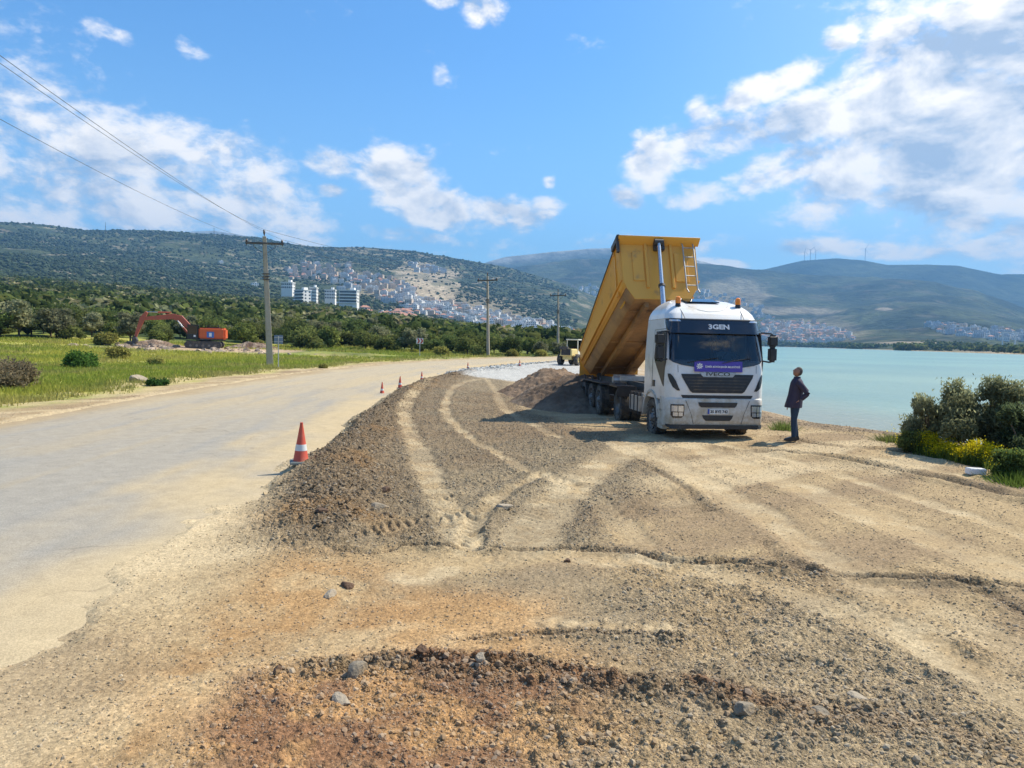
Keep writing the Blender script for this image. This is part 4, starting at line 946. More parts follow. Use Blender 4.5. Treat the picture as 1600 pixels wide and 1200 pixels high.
# sides: window, door, handle, seams
def spanel(name, s, poly, mat_, off=.006, th=.012, label=None, parent=None):
    V = []; 
    P = [(s*(hwz(z)+off), y, z) for y, z in poly]; Q = [(s*(hwz(z)+off-th), y, z) for y, z in poly]; n = len(poly)
    Fc = [tuple(range(n)), tuple(range(2*n-1, n-1, -1))] + [(i, (i+1) % n, n+(i+1) % n, n+i) for i in range(n)]
    return MB().add(P+Q, Fc).build(name, mat_, parent or cab, label=label)
for s in (-1, 1):
    spanel('side_window', s, [(.50, 1.86), (1.12, 1.86), (1.12, 2.56), (.50, 2.56)], GLASSD, .004, .006)
    spanel('window_frame', s, [(.36, 2.555), (1.20, 2.555), (1.20, 2.62), (.40, 2.62)], BLACKP, .012, .03)
    spanel('window_frame', s, [(1.12, 1.84), (1.22, 1.94), (1.20, 2.555), (1.12, 2.555)], BLACKP, .012, .03)
    spanel('window_frame', s, [(.30, 1.86), (.50, 1.86), (.50, 2.555), (.40, 2.555)], BLACKP, .012, .03)
    spanel('lower_window', s, [(.38, 1.26), (.50, 1.33), (1.16, 1.86), (.30, 1.86)], BLACKP, .012, .03)
    sp_ = [(.27, .98), (1.34, .98), (1.34, 2.66)]
    MB().tube([(s*(hwz(z)+.002), y, z) for y, z in [(1.36, 1.2), (1.36, 1.9), (1.36, 2.66), (.4, 2.68)]], .006, 5).build('door_seam', BLACKP, cab)
    spanel('door_handle', s, [(1.12, 1.22), (1.26, 1.22), (1.26, 1.38), (1.12, 1.38)], BLACKP, .02, .03)
    MB().tube([(s*(hwz(z)+.003), y, z) for y, z in [(.32, 2.93), (1.0, 2.93), (2.0, 2.93)]], .008, 5).build('roof_seam', WHITED, cab)
    # mirrors on arms
    mx = s*1.42; a_ = MB().tube([(s*1.16, .30, 2.62), (s*1.38, .20, 2.60), (mx, .18, 2.5)], .02, 8).tube([(s*1.2, .3, 1.93), (s*1.36, .2, 1.90), (mx, .18, 1.92)], .02, 8).tube([(mx, .22, 2.6), (mx, .22, 1.9)], .018, 8).build('mirror_arm', BLACKP, cab)
    MB().box((mx, .19, 2.42), (.25, .13, .30)).build('mirror', BLACKP, a_, bevel=.05, seg=3)
    MB().box((mx, .19, 2.09), (.22, .13, .38)).build('mirror', BLACKP, a_, bevel=.05, seg=3)
# interior
it = MB().box((0, 1.2, 1.30), (2.2, 1.5, .1)).box((0, .55, 1.72), (2.2, .42, .22)).box((0, 1.98, 2.05), (1.1, .05, 1.3)).build('interior', SEATM, cab, bevel=.02)
for s in (-1, 1): MB().box((s*.62, 1.15, 1.62), (.5, .5, .16)).box((s*.62, 1.42, 2.05), (.48, .14, .8)).box((s*.62, 1.42, 2.52), (.26, .1, .18)).build('seat', SEATM, it, bevel=.04)
MB().lathe([(-.015, .21), (.015, .21), (.015, .24), (-.015, .24), (-.015, .21)], 24, 'Y', (.62, .78, 1.92)).build('steering_wheel', BLACKP, it)
MB().box((.55, .45, 1.865), (.75, .25, .05)).build('dashboard_cloth', GREENC, it, bevel=.02)
# bumper
bl = MB(); zs = [.30, .34, .45, .7, .90, .965, .985]; ins = [.03, .0, -.03, -.035, -.02, .0, .03]; V = []; Fc = []; nfx = 40
for z, dd in zip(zs, ins):
    w_ = 1.25
    row = [(-w_, .62, z)] + [(-w_+2*w_*k/nfx, dd + .05*abs(-1+2*k/nfx)**2 + .26*max(0, (abs(-1+2*k/nfx)-.82)/.18)**2.2, z) for k in range(nfx+1)] + [(w_, .62, z)]
    V += row
n = nfx+3
for i in range(len(zs)-1):
    for j in range(n-1): Fc.append((i*n+j, i*n+j+1, (i+1)*n+j+1, (i+1)*n+j))
    Fc.append((i*n+n-1, i*n, (i+1)*n, (i+1)*n+n-1))
Fc += [tuple(range(n-1, -1, -1)), tuple((len(zs)-1)*n+j for j in range(n))]
bum = bl.add(V, Fc).build('bumper', WHITED, TRK, angle=35)
fb = lambda x, dd: dd + .05*abs(x/1.25)**2 + .26*max(0, (abs(x/1.25)-.82)/.18)**2.2
def bpanel(name, rows, mat_, off=.012, th=.03, parent=None, nx=14, label=None):
    V = []; Fc = []; nr = len(rows)
    for t_ in (0, th):
        for (z, x0, x1) in rows:
            for k in range(nx+1):
                x = x0+(x1-x0)*k/nx; V.append((x, fb(x, -.035)-off+t_, z))
    n = nx+1; o = nr*n
    for i in range(nr-1):
        for j in range(nx): Fc.append((i*n+j, i*n+j+1, (i+1)*n+j+1, (i+1)*n+j)); Fc.append((o+i*n+j+1, o+i*n+j, o+(i+1)*n+j, o+(i+1)*n+j+1))
        Fc.append((i*n, (i+1)*n, o+(i+1)*n, o+i*n)); Fc.append((i*n+nx, o+i*n+nx, o+(i+1)*n+nx, (i+1)*n+nx))
    for i in (0, nr-1):
        for j in range(nx): Fc.append((i*n+j, i*n+j+1, o+i*n+j+1, o+i*n+j))
    return MB().add(V, Fc).build(name, mat_, parent or bum, label=label)
bpanel('air_slot', [(.765, -.42, .42), (.80, -.46, .46), (.885, -.49, .49)], BLACKP, .006)
bpanel('air_slot', [(.44, -.30, .30), (.50, -.36, .36), (.575, -.39, .39)], BLACKP, .006)
bpanel('bumper_lip', [(.24, -1.14, 1.14), (.28, -1.2, 1.2), (.335, -1.22, 1.22)], BLACKP, .0, .10)
pl = bpanel('number_plate', [(.605, -.26, .26), (.725, -.26, .26)], PLATEM, .022, .012)
bpanel('plate_band', [(.607, -.258, -.215), (.723, -.258, -.215)], PLATEB, .0245, .01, pl, nx=2)
lettering('lettering', '35 BYE 742', .098, BLACKP, pl, (.022, fb(0, -.035)-.024, .662), (R(90), 0, 0), bold=.003, ext=.002, sx=.95)
for s in (-1, 1):
    hr = [(.50, s*.90, s*1.10), (.56, s*.84, s*1.14), (.80, s*.83, s*1.15), (.83, s*.84, s*1.14)]
    hd = bpanel('headlight', [(z, min(a_, b_), max(a_, b_)) for z, a_, b_ in hr], BLACKG, .008, .03)
    for (xa, xb, za, zb) in ((.855, .98, .655, .795), (1.0, 1.13, .655, .795), (.87, .97, .545, .635), (.99, 1.10, .545, .635)):
        xm = (xa+xb)/2
        bpanel('lens', [(za, min(s*xa, s*xb), max(s*xa, s*xb)), (zb, min(s*xa, s*xb), max(s*xa, s*xb))], LENS, .02, .02, hd, nx=3)
    bpanel('bumper_seam', [(.36, s*.60-.004, s*.60+.004), (.60, s*.66-.004, s*.66+.004), (.93, s*.80-.004, s*.80+.004)], BLACKP, .003, .01, nx=1)
# cab lower side, fender, steps
for s in (-1, 1):
    MB().box((s*1.16, .62, .62), (.16, .40, .62)).box((s*1.17, .62, .45), (.20, .36, .05)).box((s*1.17, .62, .78), (.20, .36, .04)).build('step', WHITED, TRK, bevel=.02)
    arc = []
    for k in range(13):
        a_ = math.pi*(1-k/12)*1.0; arc.append((1.42-.60*math.cos(math.pi-a_)*-1*-1, .54+.60*math.sin(a_)))
    arc = [(1.42+.62*math.cos(math.pi*k/12), .56+.60*math.sin(math.pi*k/12)) for k in range(13)]
    prof = arc + [(y+( -.07 if y < 1.42 else .07)*(abs(y-1.42)/.62), z+.09*max(.0, (z-.5)/.7)+.0) for y, z in reversed(arc)]
    pr = [(1.42+.70*math.cos(math.pi*k/12), .56+.68*math.sin(math.pi*k/12)) for k in range(12, -1, -1)]
    V = []; Fc = []
    for xx in (s*.80, s*1.27):
        V += [(xx, y, z) for y, z in arc] + [(xx, y, z) for y, z in reversed(pr)]
    for k in range(12):
        a0, b0 = k, 13+k; o = 26
        Fc += [(a0, a0+1, b0+1, b0), (o+a0, o+b0, o+b0+1, o+a0+1), (a0, o+a0, o+a0+1, a0+1), (b0, b0+1, o+b0+1, o+b0)]
    Fc += [(0, 13, 39, 26), (12, 38, 51, 25)]
    MB().add(V, Fc).build('fender', WHITED, TRK, bevel=.012)
cab.location.z = .11; bum.location.z = .13
# wheels
def wheel(parent, x, y, dual=False, s=-1, r=.515, w_=.30, name='wheel'):
    e = bpy.data.objects.new(name, None); COL.objects.link(e); e.parent = parent; e.location = (x, y, r-.01); e.empty_display_size = .2
    def tyre(cx):
        hw = w_/2; pr = [(-hw*.72, .29), (-hw*.95, .34), (-hw, .42), (-hw*.93, .48), (-hw*.84, .505)]
        for g in (-.5, -.17, .17, .5): pr += [(hw*(g*1.3-.06), .515), (hw*(g*1.3-.05), .50), (hw*(g*1.3+.05), .50), (hw*(g*1.3+.06), .515)]
        pr += [(hw*.84, .505), (hw*.93, .48), (hw, .42), (hw*.95, .34), (hw*.72, .29)]
        m = MB().lathe(pr, 40, 'X', (cx, 0, 0))
        for k in range(28):
            a_ = 2*math.pi*k/28
            for q in (-1, 1): m.box((cx+q*hw*.80, .497*math.cos(a_+q*.05), .497*math.sin(a_+q*.05)), (.05, .055, .03), Matrix.Rotation(a_-math.pi/2, 4, 'X'))
        return m.build('tyre', RUBBER, e, angle=30)
    tyre(0 if not dual else 0)
    if dual: tyre(-s*(w_+.04))
    o = s*.5*w_
    if dual: pr = [(o*.95, .285), (o*.8, .28), (o*.2, .25), (-o*.2, .20), (-o*.2, .12), (o*.4, .11), (o*.6, .09), (o*.65, 0)]
    else: pr = [(o*.95, .285), (o*.8, .27), (o*.55, .25), (o*.75, .19), (o*.80, .13), (o*.95, .10), (o*1.25, .085), (o*1.3, 0)]
    rim = MB().lathe(pr, 32, 'X').build('rim', RIMG, e)
    nb = MB()
    for k in range(10):
        a_ = 2*math.pi*k/10; xo = o*.78 if not dual else -o*.18
        nb.cyl((xo, .165*math.cos(a_), .165*math.sin(a_)), (xo+s*.035, .165*math.cos(a_), .165*math.sin(a_)), .016, n=6)
    nb.build('wheel_nuts', STEELD, rim); return e
for s in (-1, 1):
    wheel(TRK, s*1.06, 1.42, False, s)
    wheel(TRK, s*1.07, 5.10, True, s)
TA = [7.75, 9.06, 10.37]
for y in TA:
    for s in (-1, 1): wheel(TRK, s*1.07, y, False, s, w_=.34)
# chassis, tank and fittings
ch = MB()
for s in (-1, 1): ch.box((s*.38, 3.6, .93), (.09, 5.6, .27)); ch.box((s*.42, 7.9, 1.12), (.12, 6.7, .22)); ch.box((s*.42, 8.9, .86), (.10, 3.6, .22))
for y in (1.42, 5.10, *TA): ch.cyl((-1.0, y, .51), (1.0, y, .51), .075)
for y in (2.6, 3.5, 4.4, 6, 7, 8, 9, 10, 11): ch.box((0, y, 1.02), (.8, .12, .14))
ch.box((0, 5.0, 1.12), (1.0, 1.1, .08)).box((0, 1.3, .85), (.9, 1.3, .8)).box((0, 2.45, 1.2), (1.6, .12, .9))
ch.build('chassis', STEELD, TRK, bevel=.006, seg=1)
for s in (-1, 1):
    tk = MB().box((s*.93, 3.12, .76), (.58, 1.25, .60)).build('fuel_tank', ALU, TRK, bevel=.09, seg=4)
    for y in (2.75, 3.12, 3.5): MB().box((s*.935, y, .765), (.62, .05, .635)).build('tank_strap', STEELD, tk, bevel=.08, seg=3)
    MB().box((s*1.07, 5.10, 1.12), (.62, 1.05, .04)).box((s*1.07, 5.66, .98), (.62, .04, .30)).box((s*1.07, 4.54, .98), (.62, .04, .30)).build('mudguard', BLACKP, TRK, bevel=.015)
    MB().box((s*1.07, 9.06, 1.10), (.40, 3.75, .035)).build('mudguard', STEELD, TRK, bevel=.01)
    MB().box((s*.9, 6.35, .95), (.42, .7, .42)).build('tool_box', STEELD, TRK, bevel=.03)
    for y in TA: MB().tube([(s*1.22, y-.35, 1.05), (s*1.26, y-.25, 1.3)], .02).build('clearance_rod', BLACKP, TRK)
for xx_ in (-.95, .45): MB().cyl((xx_, 6.9, 1.22), (xx_+.5, 6.9, 1.22), .15).build('air_tank', ALU, TRK, bevel=.02)
MB().box((0, 6.05, 1.32), (1.8, .16, .16)).box((0, 7.6, 1.30), (.9, 2.6, .1)).build('subframe', ALU, TRK, bevel=.01)
MB().tube([(-.5, 2.25, 1.7), (-.45, 2.7, 1.35), (-.2, 3.2, 1.5), (0, 4.2, 1.3)], .02).tube([(.1, 2.25, 1.7), (.15, 2.8, 1.3), (.1, 3.5, 1.5), (0, 4.3, 1.3)], .02).build('hose', REDM, TRK)
# raised body: own frame at the rear hinge
HY, HZ, TILT = 11.05, 1.28, R(21.6)
BODY = bpy.data.objects.new('dump_body', None); COL.objects.link(BODY); BODY.parent = TRK; BODY.location = (0, HY, HZ); BODY.rotation_euler = (-TILT, 0, 0)
L_ = 6.8
# cross-sections along the body: t height of floor corner, half widths. s runs forward (-y)
def sect(s_):
    k = s_/L_; H = .95 + (2.04-.95)*k
    fl = .86; 
    return [(-1.22, H), (-1.20, H-.14), (-1.18, .62*min(1, H/1.1)), (-1.10, .38*min(1, H/1.1)), (-fl, 0)], H
V = []; Fc = []; rows = []
ns = 14
for i in range(ns+1):
    s_ = L_*i/ns; p, H = sect(s_); ring = p + [(-a_, b_) for a_, b_ in reversed(p)]
    rows.append([(a_, -s_, b_) for a_, b_ in ring]); V += rows[-1]
n = 10
for i in range(ns):
    for j in range(n-1): Fc.append((i*n+j, i*n+j+1, (i+1)*n+j+1, (i+1)*n+j))
mbs = MB().add(V, Fc)
def solid(mb, name, mat_, parent, th=.03, **k):
    o = mb.build(name, mat_, parent, **k); md_ = o.modifiers.new('thickness', 'SOLIDIFY'); md_.thickness = th; md_.offset = 0; return o
# side walls and floor as separate parts
def strip(j0, j1): 
    m = MB(); vv = []
    for r_ in rows: vv += r_[j0:j1+1]
    k = j1-j0+1; m.add(vv, [(i*k+j, i*k+j+1, (i+1)*k+j+1, (i+1)*k+j) for i in range(ns) for j in range(k-1)]); return m
sl = solid(strip(0, 3), 'side_wall', YEL, BODY, .03, angle=20); sr = solid(strip(6, 9), 'side_wall', YEL, BODY, .03, angle=20)
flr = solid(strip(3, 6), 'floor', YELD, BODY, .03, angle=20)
# front bulkhead
pf, Hf = sect(L_); P2 = [(a_, b_) for a_, b_ in pf] + [(-a_, b_) for a_, b_ in reversed(pf)]
bk = MB().prism([(a_, b_) for a_, b_ in P2], -L_-.03, -L_, 'Y').build('bulkhead', YEL, BODY)
r_ = MB()
for (cx_, w_) in ((-.42, .09), (.38, .09)): r_.box((cx_, -L_-.06, 1.12 if abs(cx_) < .9 else 1.2), (w_, .06, 1.5 if abs(cx_) < .9 else 1.3))
r_.build('rib', YEL, bk, bevel=.012, seg=1)
MB().box((0, -L_-.07, Hf-.06), (2.62, .10, .13)).build('top_rail', YEL, bk, bevel=.015, seg=1)
for xx_, ww_ in ((-.68, .36), (.68, .42)): MB().box((xx_, -L_-.045, 1.1), (ww_, .03, 1.0)).build('pressed_panel', YEL, bk, bevel=.014, seg=1)
MB().box((0, -L_-.10, 1.80), (.34, .16, .34)).build('ram_housing', STEELD, bk, bevel=.02)
# small canopy at the top
MB().prism([(-L_-.03, Hf+.0), (-L_-.30, Hf-.02), (-L_-.30, Hf-.06), (-L_-.03, Hf-.20)], -1.29, 1.29, 'X').build('top_lip', YEL, bk, bevel=.01, seg=1)
# side ribs, rails
for s, w in ((-1, sl), (1, sr)):
    A0, A1 = sect(0), sect(L_)
    MB().tube([(s*1.21, 0, A0[1]), (s*1.21, -L_, A1[1])], .05, 8).build('top_rail', YEL, w)
    for i in range(1, 8):
        s_ = L_*i/8+.2; p, H = sect(min(s_, L_-.1)); m = MB()
        for a_, b_ in zip(p[:-1], p[1:]):
            c_ = ((a_[0]+b_[0])/2*-s, -s_, (a_[1]+b_[1])/2); ln = math.hypot(a_[0]-b_[0], a_[1]-b_[1]); ang = math.atan2(b_[0]-a_[0], -(b_[1]-a_[1]))
            m.box((c_[0]+s*.025, c_[1], c_[2]), (.06, .10, ln+.03), Matrix.Rotation(-s*ang if True else 0, 4, 'Y'))
        if i % 7 == 0: m.build('rib', YEL, w)
    MB().tube([(s*1.215, -.05, .50), (s*1.215, -L_, .66)], .03, 6).tube([(s*1.11, -.05, .34), (s*1.11, -L_, .40)], .035, 6).build('lower_rail', YEL, w)
# underside runners and dirt
un = MB()
for s in (-1, 1): un.box((s*.45, -L_/2-.1, -.10), (.14, L_-.5, .18))
for k in range(3): un.box((0, -.8-k*2.6, -.03), (1.65, .09, .05))
un.build('floor_frame', YELD, BODY, bevel=.01, seg=1)
for s in (-1, 1): MB().box((s*.5, .0, -.12), (.16, .30, .30)).build('hinge', STEELD, BODY, bevel=.02)
# tailgate hanging open
tg = MB().box((0, .34, .50), (2.36, .06, .98), Matrix.Rotation(R(28), 4, 'X')).box((0, .40, .50), (.1, .06, .9), Matrix.Rotation(R(28), 4, 'X')).build('tailgate', YEL, BODY, bevel=.01)
# tarpaulin roll along the top rail
MB().tube([(-1.25, -.2, 1.03), (-1.26, -L_*.5, 1.53), (-1.25, -L_-.1, 2.06)], .03, 8).box((-1.29, -L_+.2, 2.0), (.08, .8, .18)).build('tarpaulin', BLACKP, BODY)
MB().box((-1.30, -L_-.1, 1.8), (.08, .1, .55)).build('tarpaulin_crank', STEELD, BODY)
# ladder
ld_ = MB()
for s in (-.17, .17): ld_.tube([(.90+s, -L_-.16, 1.86), (.90+s, -L_-.2, 1.75), (.90+s, -L_-.2, .30), (.90+s, -L_-.34, .12)], .022, 8)
for k in range(5): ld_.tube([(.73, -L_-.2, .42+.32*k), (1.07, -L_-.2, .42+.32*k)], .018, 8)
ld_.build('ladder', ALU, BODY)
# load still in the body
lv = []; lf = []
for i in range(9):
    for j in range(11): lv.append((-1.05+2.1*j/10, -.0-L_*.5*i/8, .35+.45*(1-i/8)*math.sin(math.pi*j/10)**.6+.05*random.random()))
for i in range(8):
    for j in range(10): a_ = i*11+j; lf.append((a_, a_+1, a_+12, a_+11))
EARTH = mat('brown_earth', (.15, .085, .05), 1, var=.45, vscale=4, bump=1, bscale=14, dirt=(.26, .19, .12), dscale=2, dlo=.45, dhi=.65)
MB().add(lv, lf).build('load', EARTH, BODY)
# telescopic ram
bt = Matrix.Translation((0, HY, HZ)) @ Matrix.Rotation(-TILT, 4, 'X') @ Vector((-.03, -L_-.22, 1.86)); b0 = Vector((-.36, 2.62, 1.15)); dv = bt-b0
ram = MB().cyl(b0, b0+dv*.38, .10).cyl(b0+dv*.38, b0+dv*.68, .082).cyl(b0+dv*.68, bt, .066).build('hydraulic_ram', CHROME, TRK)
for t_ in (.38, .68): MB().cyl(b0+dv*(t_-.006), b0+dv*(t_+.008), .125 if t_ < .5 else .105).build('collar', STEELD, ram)
MB().cyl(bt+Vector((-.14, 0, 0)), bt+Vector((.14, 0, 0)), .10).build('ram_pin', STEELD, ram)
# ================================================================== HOUSES ON THE SLOPES
PLA = mat('white_plaster', (.80, .78, .73), .8, var=.08, vscale=.3); PLB = mat('cream_plaster', (.70, .56, .42), .8, var=.12, vscale=.3); TILE = mat('roof_tile', (.42, .20, .13), .8, var=.2, vscale=1)
WDK = mat('dark_window', (.05, .065, .085), .25, var=.2); ROOFG = mat('grey_roof', (.36, .35, .34), .9, var=.15); PLG = mat('bluish_plaster', (.60, .62, .63), .8, var=.1, vscale=.3)
HMATS = [PLA, PLB, TILE, WDK, ROOFG, PLG]
def house_mesh(w_, d_, fl, roof, wall):
    V = []; Fc = []; mi = []
    def box(c, s, m):
        o = len(V); x, y, z = s[0]/2, s[1]/2, s[2]/2
        for q in ((-x, -y, -z), (x, -y, -z), (x, y, -z), (-x, y, -z), (-x, -y, z), (x, -y, z), (x, y, z), (-x, y, z)): V.append((c[0]+q[0], c[1]+q[1], c[2]+q[2]))
        for f in ((0, 3, 2, 1), (4, 5, 6, 7), (0, 1, 5, 4), (1, 2, 6, 5), (2, 3, 7, 6), (3, 0, 4, 7)): Fc.append(tuple(i+o for i in f)); mi.append(m)
    H = fl*3.1; box((0, 0, H/2-2), (w_, d_, H+4), wall)
    nx = max(2, int(w_/3.4))
    for f in range(fl):
        for k in range(nx): box((-w_/2+(k+.5)*w_/nx, -d_/2-.03, f*3.1+1.6), (w_/nx*.5, .10, 1.5), 3)
        if fl > 2: box((0, -d_/2-.5, f*3.1+.15), (w_*.9, 1.0, .9 if f else .3), wall)
        ny = max(2, int(d_/3.6))
        for k in range(ny):
            for s in (-1, 1): box((s*(w_/2+.03), -d_/2+(k+.5)*d_/ny, f*3.1+1.6), (.10, 1.3, 1.3), 3)
    if roof == 'flat': box((0, 0, H+.25), (w_+.3, d_+.3, .5), wall); box((0, 0, H+.53), (w_-.6, d_-.6, .08), 4); box((w_*.2, d_*.15, H+1.4), (w_*.25, d_*.3, 1.9), wall)
    else:
        o = len(V); e = .5; h = w_*.22
        for q in ((-w_/2-e, -d_/2-e, H), (w_/2+e, -d_/2-e, H), (w_/2+e, d_/2+e, H), (-w_/2-e, d_/2+e, H), (-w_*.2, 0, H+h), (w_*.2, 0, H+h)): V.append(q)
        for f in ((0, 1, 5, 4), (1, 2, 5), (2, 3, 4, 5), (3, 0, 4), (3, 2, 1, 0)): Fc.append(tuple(i+o for i in f)); mi.append(2)
    me = bpy.data.meshes.new('house'); me.from_pydata(V, [], Fc)
    for m in HMATS: me.materials.append(m)
    me.polygons.foreach_set('material_index', mi); me.update(); me['v'] = 0; return me, np.array(V), Fc, mi
HK = [('house', 'white flat-roofed villa', 'house', house_mesh(11, 9, 2, 'flat', 0)), ('house', 'white house with red tiled roof', 'house', house_mesh(11, 10, 2, 'hip', 0)), ('apartment_building', 'white apartment block', 'building', house_mesh(17, 12, 4, 'flat', 0)),
 ('apartment_building', 'cream apartment block', 'building', house_mesh(15, 12, 4, 'flat', 1)), ('house', 'cream house with red tiled roof', 'house', house_mesh(12, 10, 2, 'hip', 1)), ('house', 'row of joined white houses', 'house', house_mesh(24, 10, 2, 'flat', 0)), ('apartment_building', 'bluish grey apartment block', 'building', house_mesh(18, 12, 4, 'flat', 5))]
def land(px, py, fn, r0, r1):
    a, e = azel(px, py); rr = np.geomspace(r0, r1, 240); z = fn(rr, np.full(240, a)); k = np.nonzero((z-CAMH)/rr >= e)[0]
    if not len(k): return None
    r = rr[k[0]]; return (r*math.sin(a), r*math.cos(a), float(z[k[0]]), r, a)
REG = [ # polygon px, count, surface, kinds weights, description
 ([(448, 424), (470, 412), (545, 416), (562, 432), (520, 440), (455, 436)], 60, z1, [1, 1, 2, 6, 2, 0, 0], 'in the high row behind big blocks'),
 ([(545, 428), (600, 434), (650, 450), (640, 480), (600, 475), (560, 448)], 95, z1, [3, 2, 3, 6, 2, 0, 2], 'on the hillside right of big blocks'),
 ([(500, 432), (545, 436), (560, 455), (520, 458)], 18, z1, [3, 1, 3, 1, 0, 0, 2], 'between and above the two big blocks'),
 ([(640, 462), (700, 474), (800, 497), (905, 522), (905, 534), (840, 530), (700, 500), (630, 486)], 420, z1, [6, 1, 2, 2, 2, 5, 0], 'in the white band at hill foot'),
 ([(600, 490), (640, 486), (650, 502), (560, 500), (550, 492)], 26, z1, [1, 5, 0, 0, 5, 0, 0], 'among trees below the big blocks'),
 ([(640, 414), (660, 410), (700, 418), (690, 430), (650, 426)], 22, z1, [3, 0, 4, 2, 0, 1, 3], 'on the bare terrace above the slope'),
 ([(780, 463), (850, 470), (870, 500), (905, 520), (860, 520), (780, 492)], 190, z2, [3, 1, 2, 1, 1, 3, 6], 'on the shaded slope beside the poles'),
 ([(878, 452), (930, 446), (950, 470), (940, 520), (900, 515), (880, 480)], 170, z2, [4, 1, 3, 1, 1, 4, 4], 'on the slope beside the dump body'),
 ([(1085, 450), (1130, 460), (1190, 480), (1210, 500), (1090, 500)], 110, z2, [3, 1, 2, 1, 1, 3, 5], 'on the slope above the cab roof'),
 ([(1190, 503), (1270, 505), (1320, 518), (1335, 531), (1260, 537), (1190, 534)], 330, z2, [5, 5, 2, 2, 4, 3, 0], 'in the town behind the man'),
 ([(1440, 505), (1520, 512), (1600, 520), (1660, 520), (1660, 535), (1560, 532), (1470, 522)], 130, z2, [3, 2, 1, 1, 1, 3, 4], 'in the hazy village beyond the lake')]
HOUSES = []
rh = random.Random(3)
for ri, (poly, cnt, fn, wts, desc) in enumerate(REG):
    xs_, ys_ = [p[0] for p in poly], [p[1] for p in poly]; got = 0; tr = 0; mine = []
    while got < cnt and tr < cnt*12:
        tr += 1; px, py = rh.uniform(min(xs_), max(xs_)), rh.uniform(min(ys_), max(ys_))
        if not inpoly(np.array([px]), np.array([py]), poly)[0]: continue
        L__ = land(px, py, fn, 860 if fn is z1 else 1200, 2600 if fn is z1 else 5500)
        if L__ is None: continue
        x, y, z, r, a = L__
        if any((x-m[0])**2+(y-m[1])**2 < (130 if r < 1500 else 300) for m in mine): continue
        mine.append((x, y)); k = rh.choices(range(7), wts)[0]; HOUSES.append((r, x, y, z, -a+rh.uniform(-.5, .5), k, desc, rh.uniform(.58, .92)*(1.0 if r < 2000 else 1.2), px)); got += 1
HOUSES.sort()
for (r, x, y, z, a, k, desc, s, px) in HOUSES[:290]:
    nm, lb, ct, (me, _, _, _) = HK[k]; o = bpy.data.objects.new(nm, me); COL.objects.link(o); o.location = (x, y, z); o.rotation_euler = (0, 0, a); o.scale = (s, s, s)
    q_ = [p for p in REG if p[4] == desc][0][0]; u_2 = (px-min(p[0] for p in q_))/(max(p[0] for p in q_)-min(p[0] for p in q_)); tag(o, f"{'small' if s < .69 else 'large' if s > .81 else 'medium'} {lb} {desc}, {'left' if u_2 < .33 else 'middle' if u_2 < .66 else 'right'} part", ct, f'{lb}s {desc}'[:80])
V = []; Fc = []; mi = []; o_ = 0
for (r, x, y, z, a, k, desc, s, px) in HOUSES[290:]:
    _, vv_, ff_, mm_ = HK[k][3]; c, sn = math.cos(a)*s, math.sin(a)*s; V.append(np.stack([vv_[:, 0]*c-vv_[:, 1]*sn+x, vv_[:, 0]*sn+vv_[:, 1]*c+y, vv_[:, 2]*s+z], 1)); Fc += [tuple(i+o_ for i in f) for f in ff_]; mi += mm_; o_ += len(vv_)
me = bpy.data.meshes.new('distant_houses'); me.from_pydata(np.vstack(V).tolist(), [], Fc)
for m in HMATS: me.materials.append(m)
me.polygons.foreach_set('material_index', mi); tag(link('distant_houses', me, None), 'hundreds of small far houses beyond those nearest on the slopes', kind='stuff')
# big blocks near the concrete pole
def block(px, py, r, w_, d_, fl, rz, label, style):
    a = A_(px); x, y = r*math.sin(a), r*math.cos(a); e = azel(px, py)[1]; z = CAMH+r*e
    E = empty('apartment_building', (x, y, z), -a+rz, label, 'building'); H = fl*3.3
    wl = MB().box((0, 0, H/2-4), (w_, d_, H+8)).build('wall', PLA, E); MB().box((0, 0, H+.4), (w_+.8, d_+.8, .8)).box((w_*.2, 0, H+2), (w_*.25, d_*.5, 2.6)).build('roof', PLA, E)
    for f in range(fl):
        if style: 
            m = MB().box((0, -d_/2-.06, f*3.3+1.9), (w_*.94, .12, 1.7)).build('window', WDK, E); MB().box((0, -d_/2-.8, f*3.3+.5), (w_, 1.6, 1.0)).build('balcony', PLA, E)
        else:
            for k in range(6):
                m = MB().box((-w_/2+(k+.5)*w_/6, -d_/2-.05, f*3.3+1.8), (w_/6*.6, .1, 1.7)).build('window', WDK, E)
        for s in (-1, 1):
            for k in range(2): MB().box((s*(w_/2+.05), -d_/4+k*d_/2, f*3.3+1.8), (.1, 2.0, 1.5)).build('window', WDK, E)
block(473, 474, 800, 14, 11, 4, R(-48), 'big white block with stacked balconies, left one of the two near the concrete pole', True)
block(490, 475, 805, 7, 11, 5, R(-10), 'tall white stair tower joined to the right end of the block with stacked balconies', False)
block(545, 474, 805, 19, 11, 4, R(-14), 'big white block with rows of windows, right one of the two near the concrete pole', True)
block(450, 452, 830, 12, 9, 2, R(-20), 'white building with a dark flat roof just right of the concrete pole', False)
block(516, 468, 830, 11, 9, 3, R(-10), 'grey-white block in the gap between the two big white blocks', False)
for (px, py, fn_, lb) in ((520, 480, z1, 'low white house below the gap between the two big blocks'), (570, 488, z1, 'low cream house with a red roof under the right big block'), (398, 448, z1, 'lone white shed left of the concrete pole'), (345, 412, z1, 'lone pale house high on the left hillside'), (508, 404, z1, 'lone pale house high on the hill above the town')):
    L__ = land(px, py, fn_, 860, 2600)
    if L__ is None: continue
    o = bpy.data.objects.new('house', HK[0 if 'white' in lb or 'pale' in lb else 4][3][0]); COL.objects.link(o); o.location = L__[:3]; o.rotation_euler = (0, 0, -L__[4]+.3); tag(o, lb, 'house')
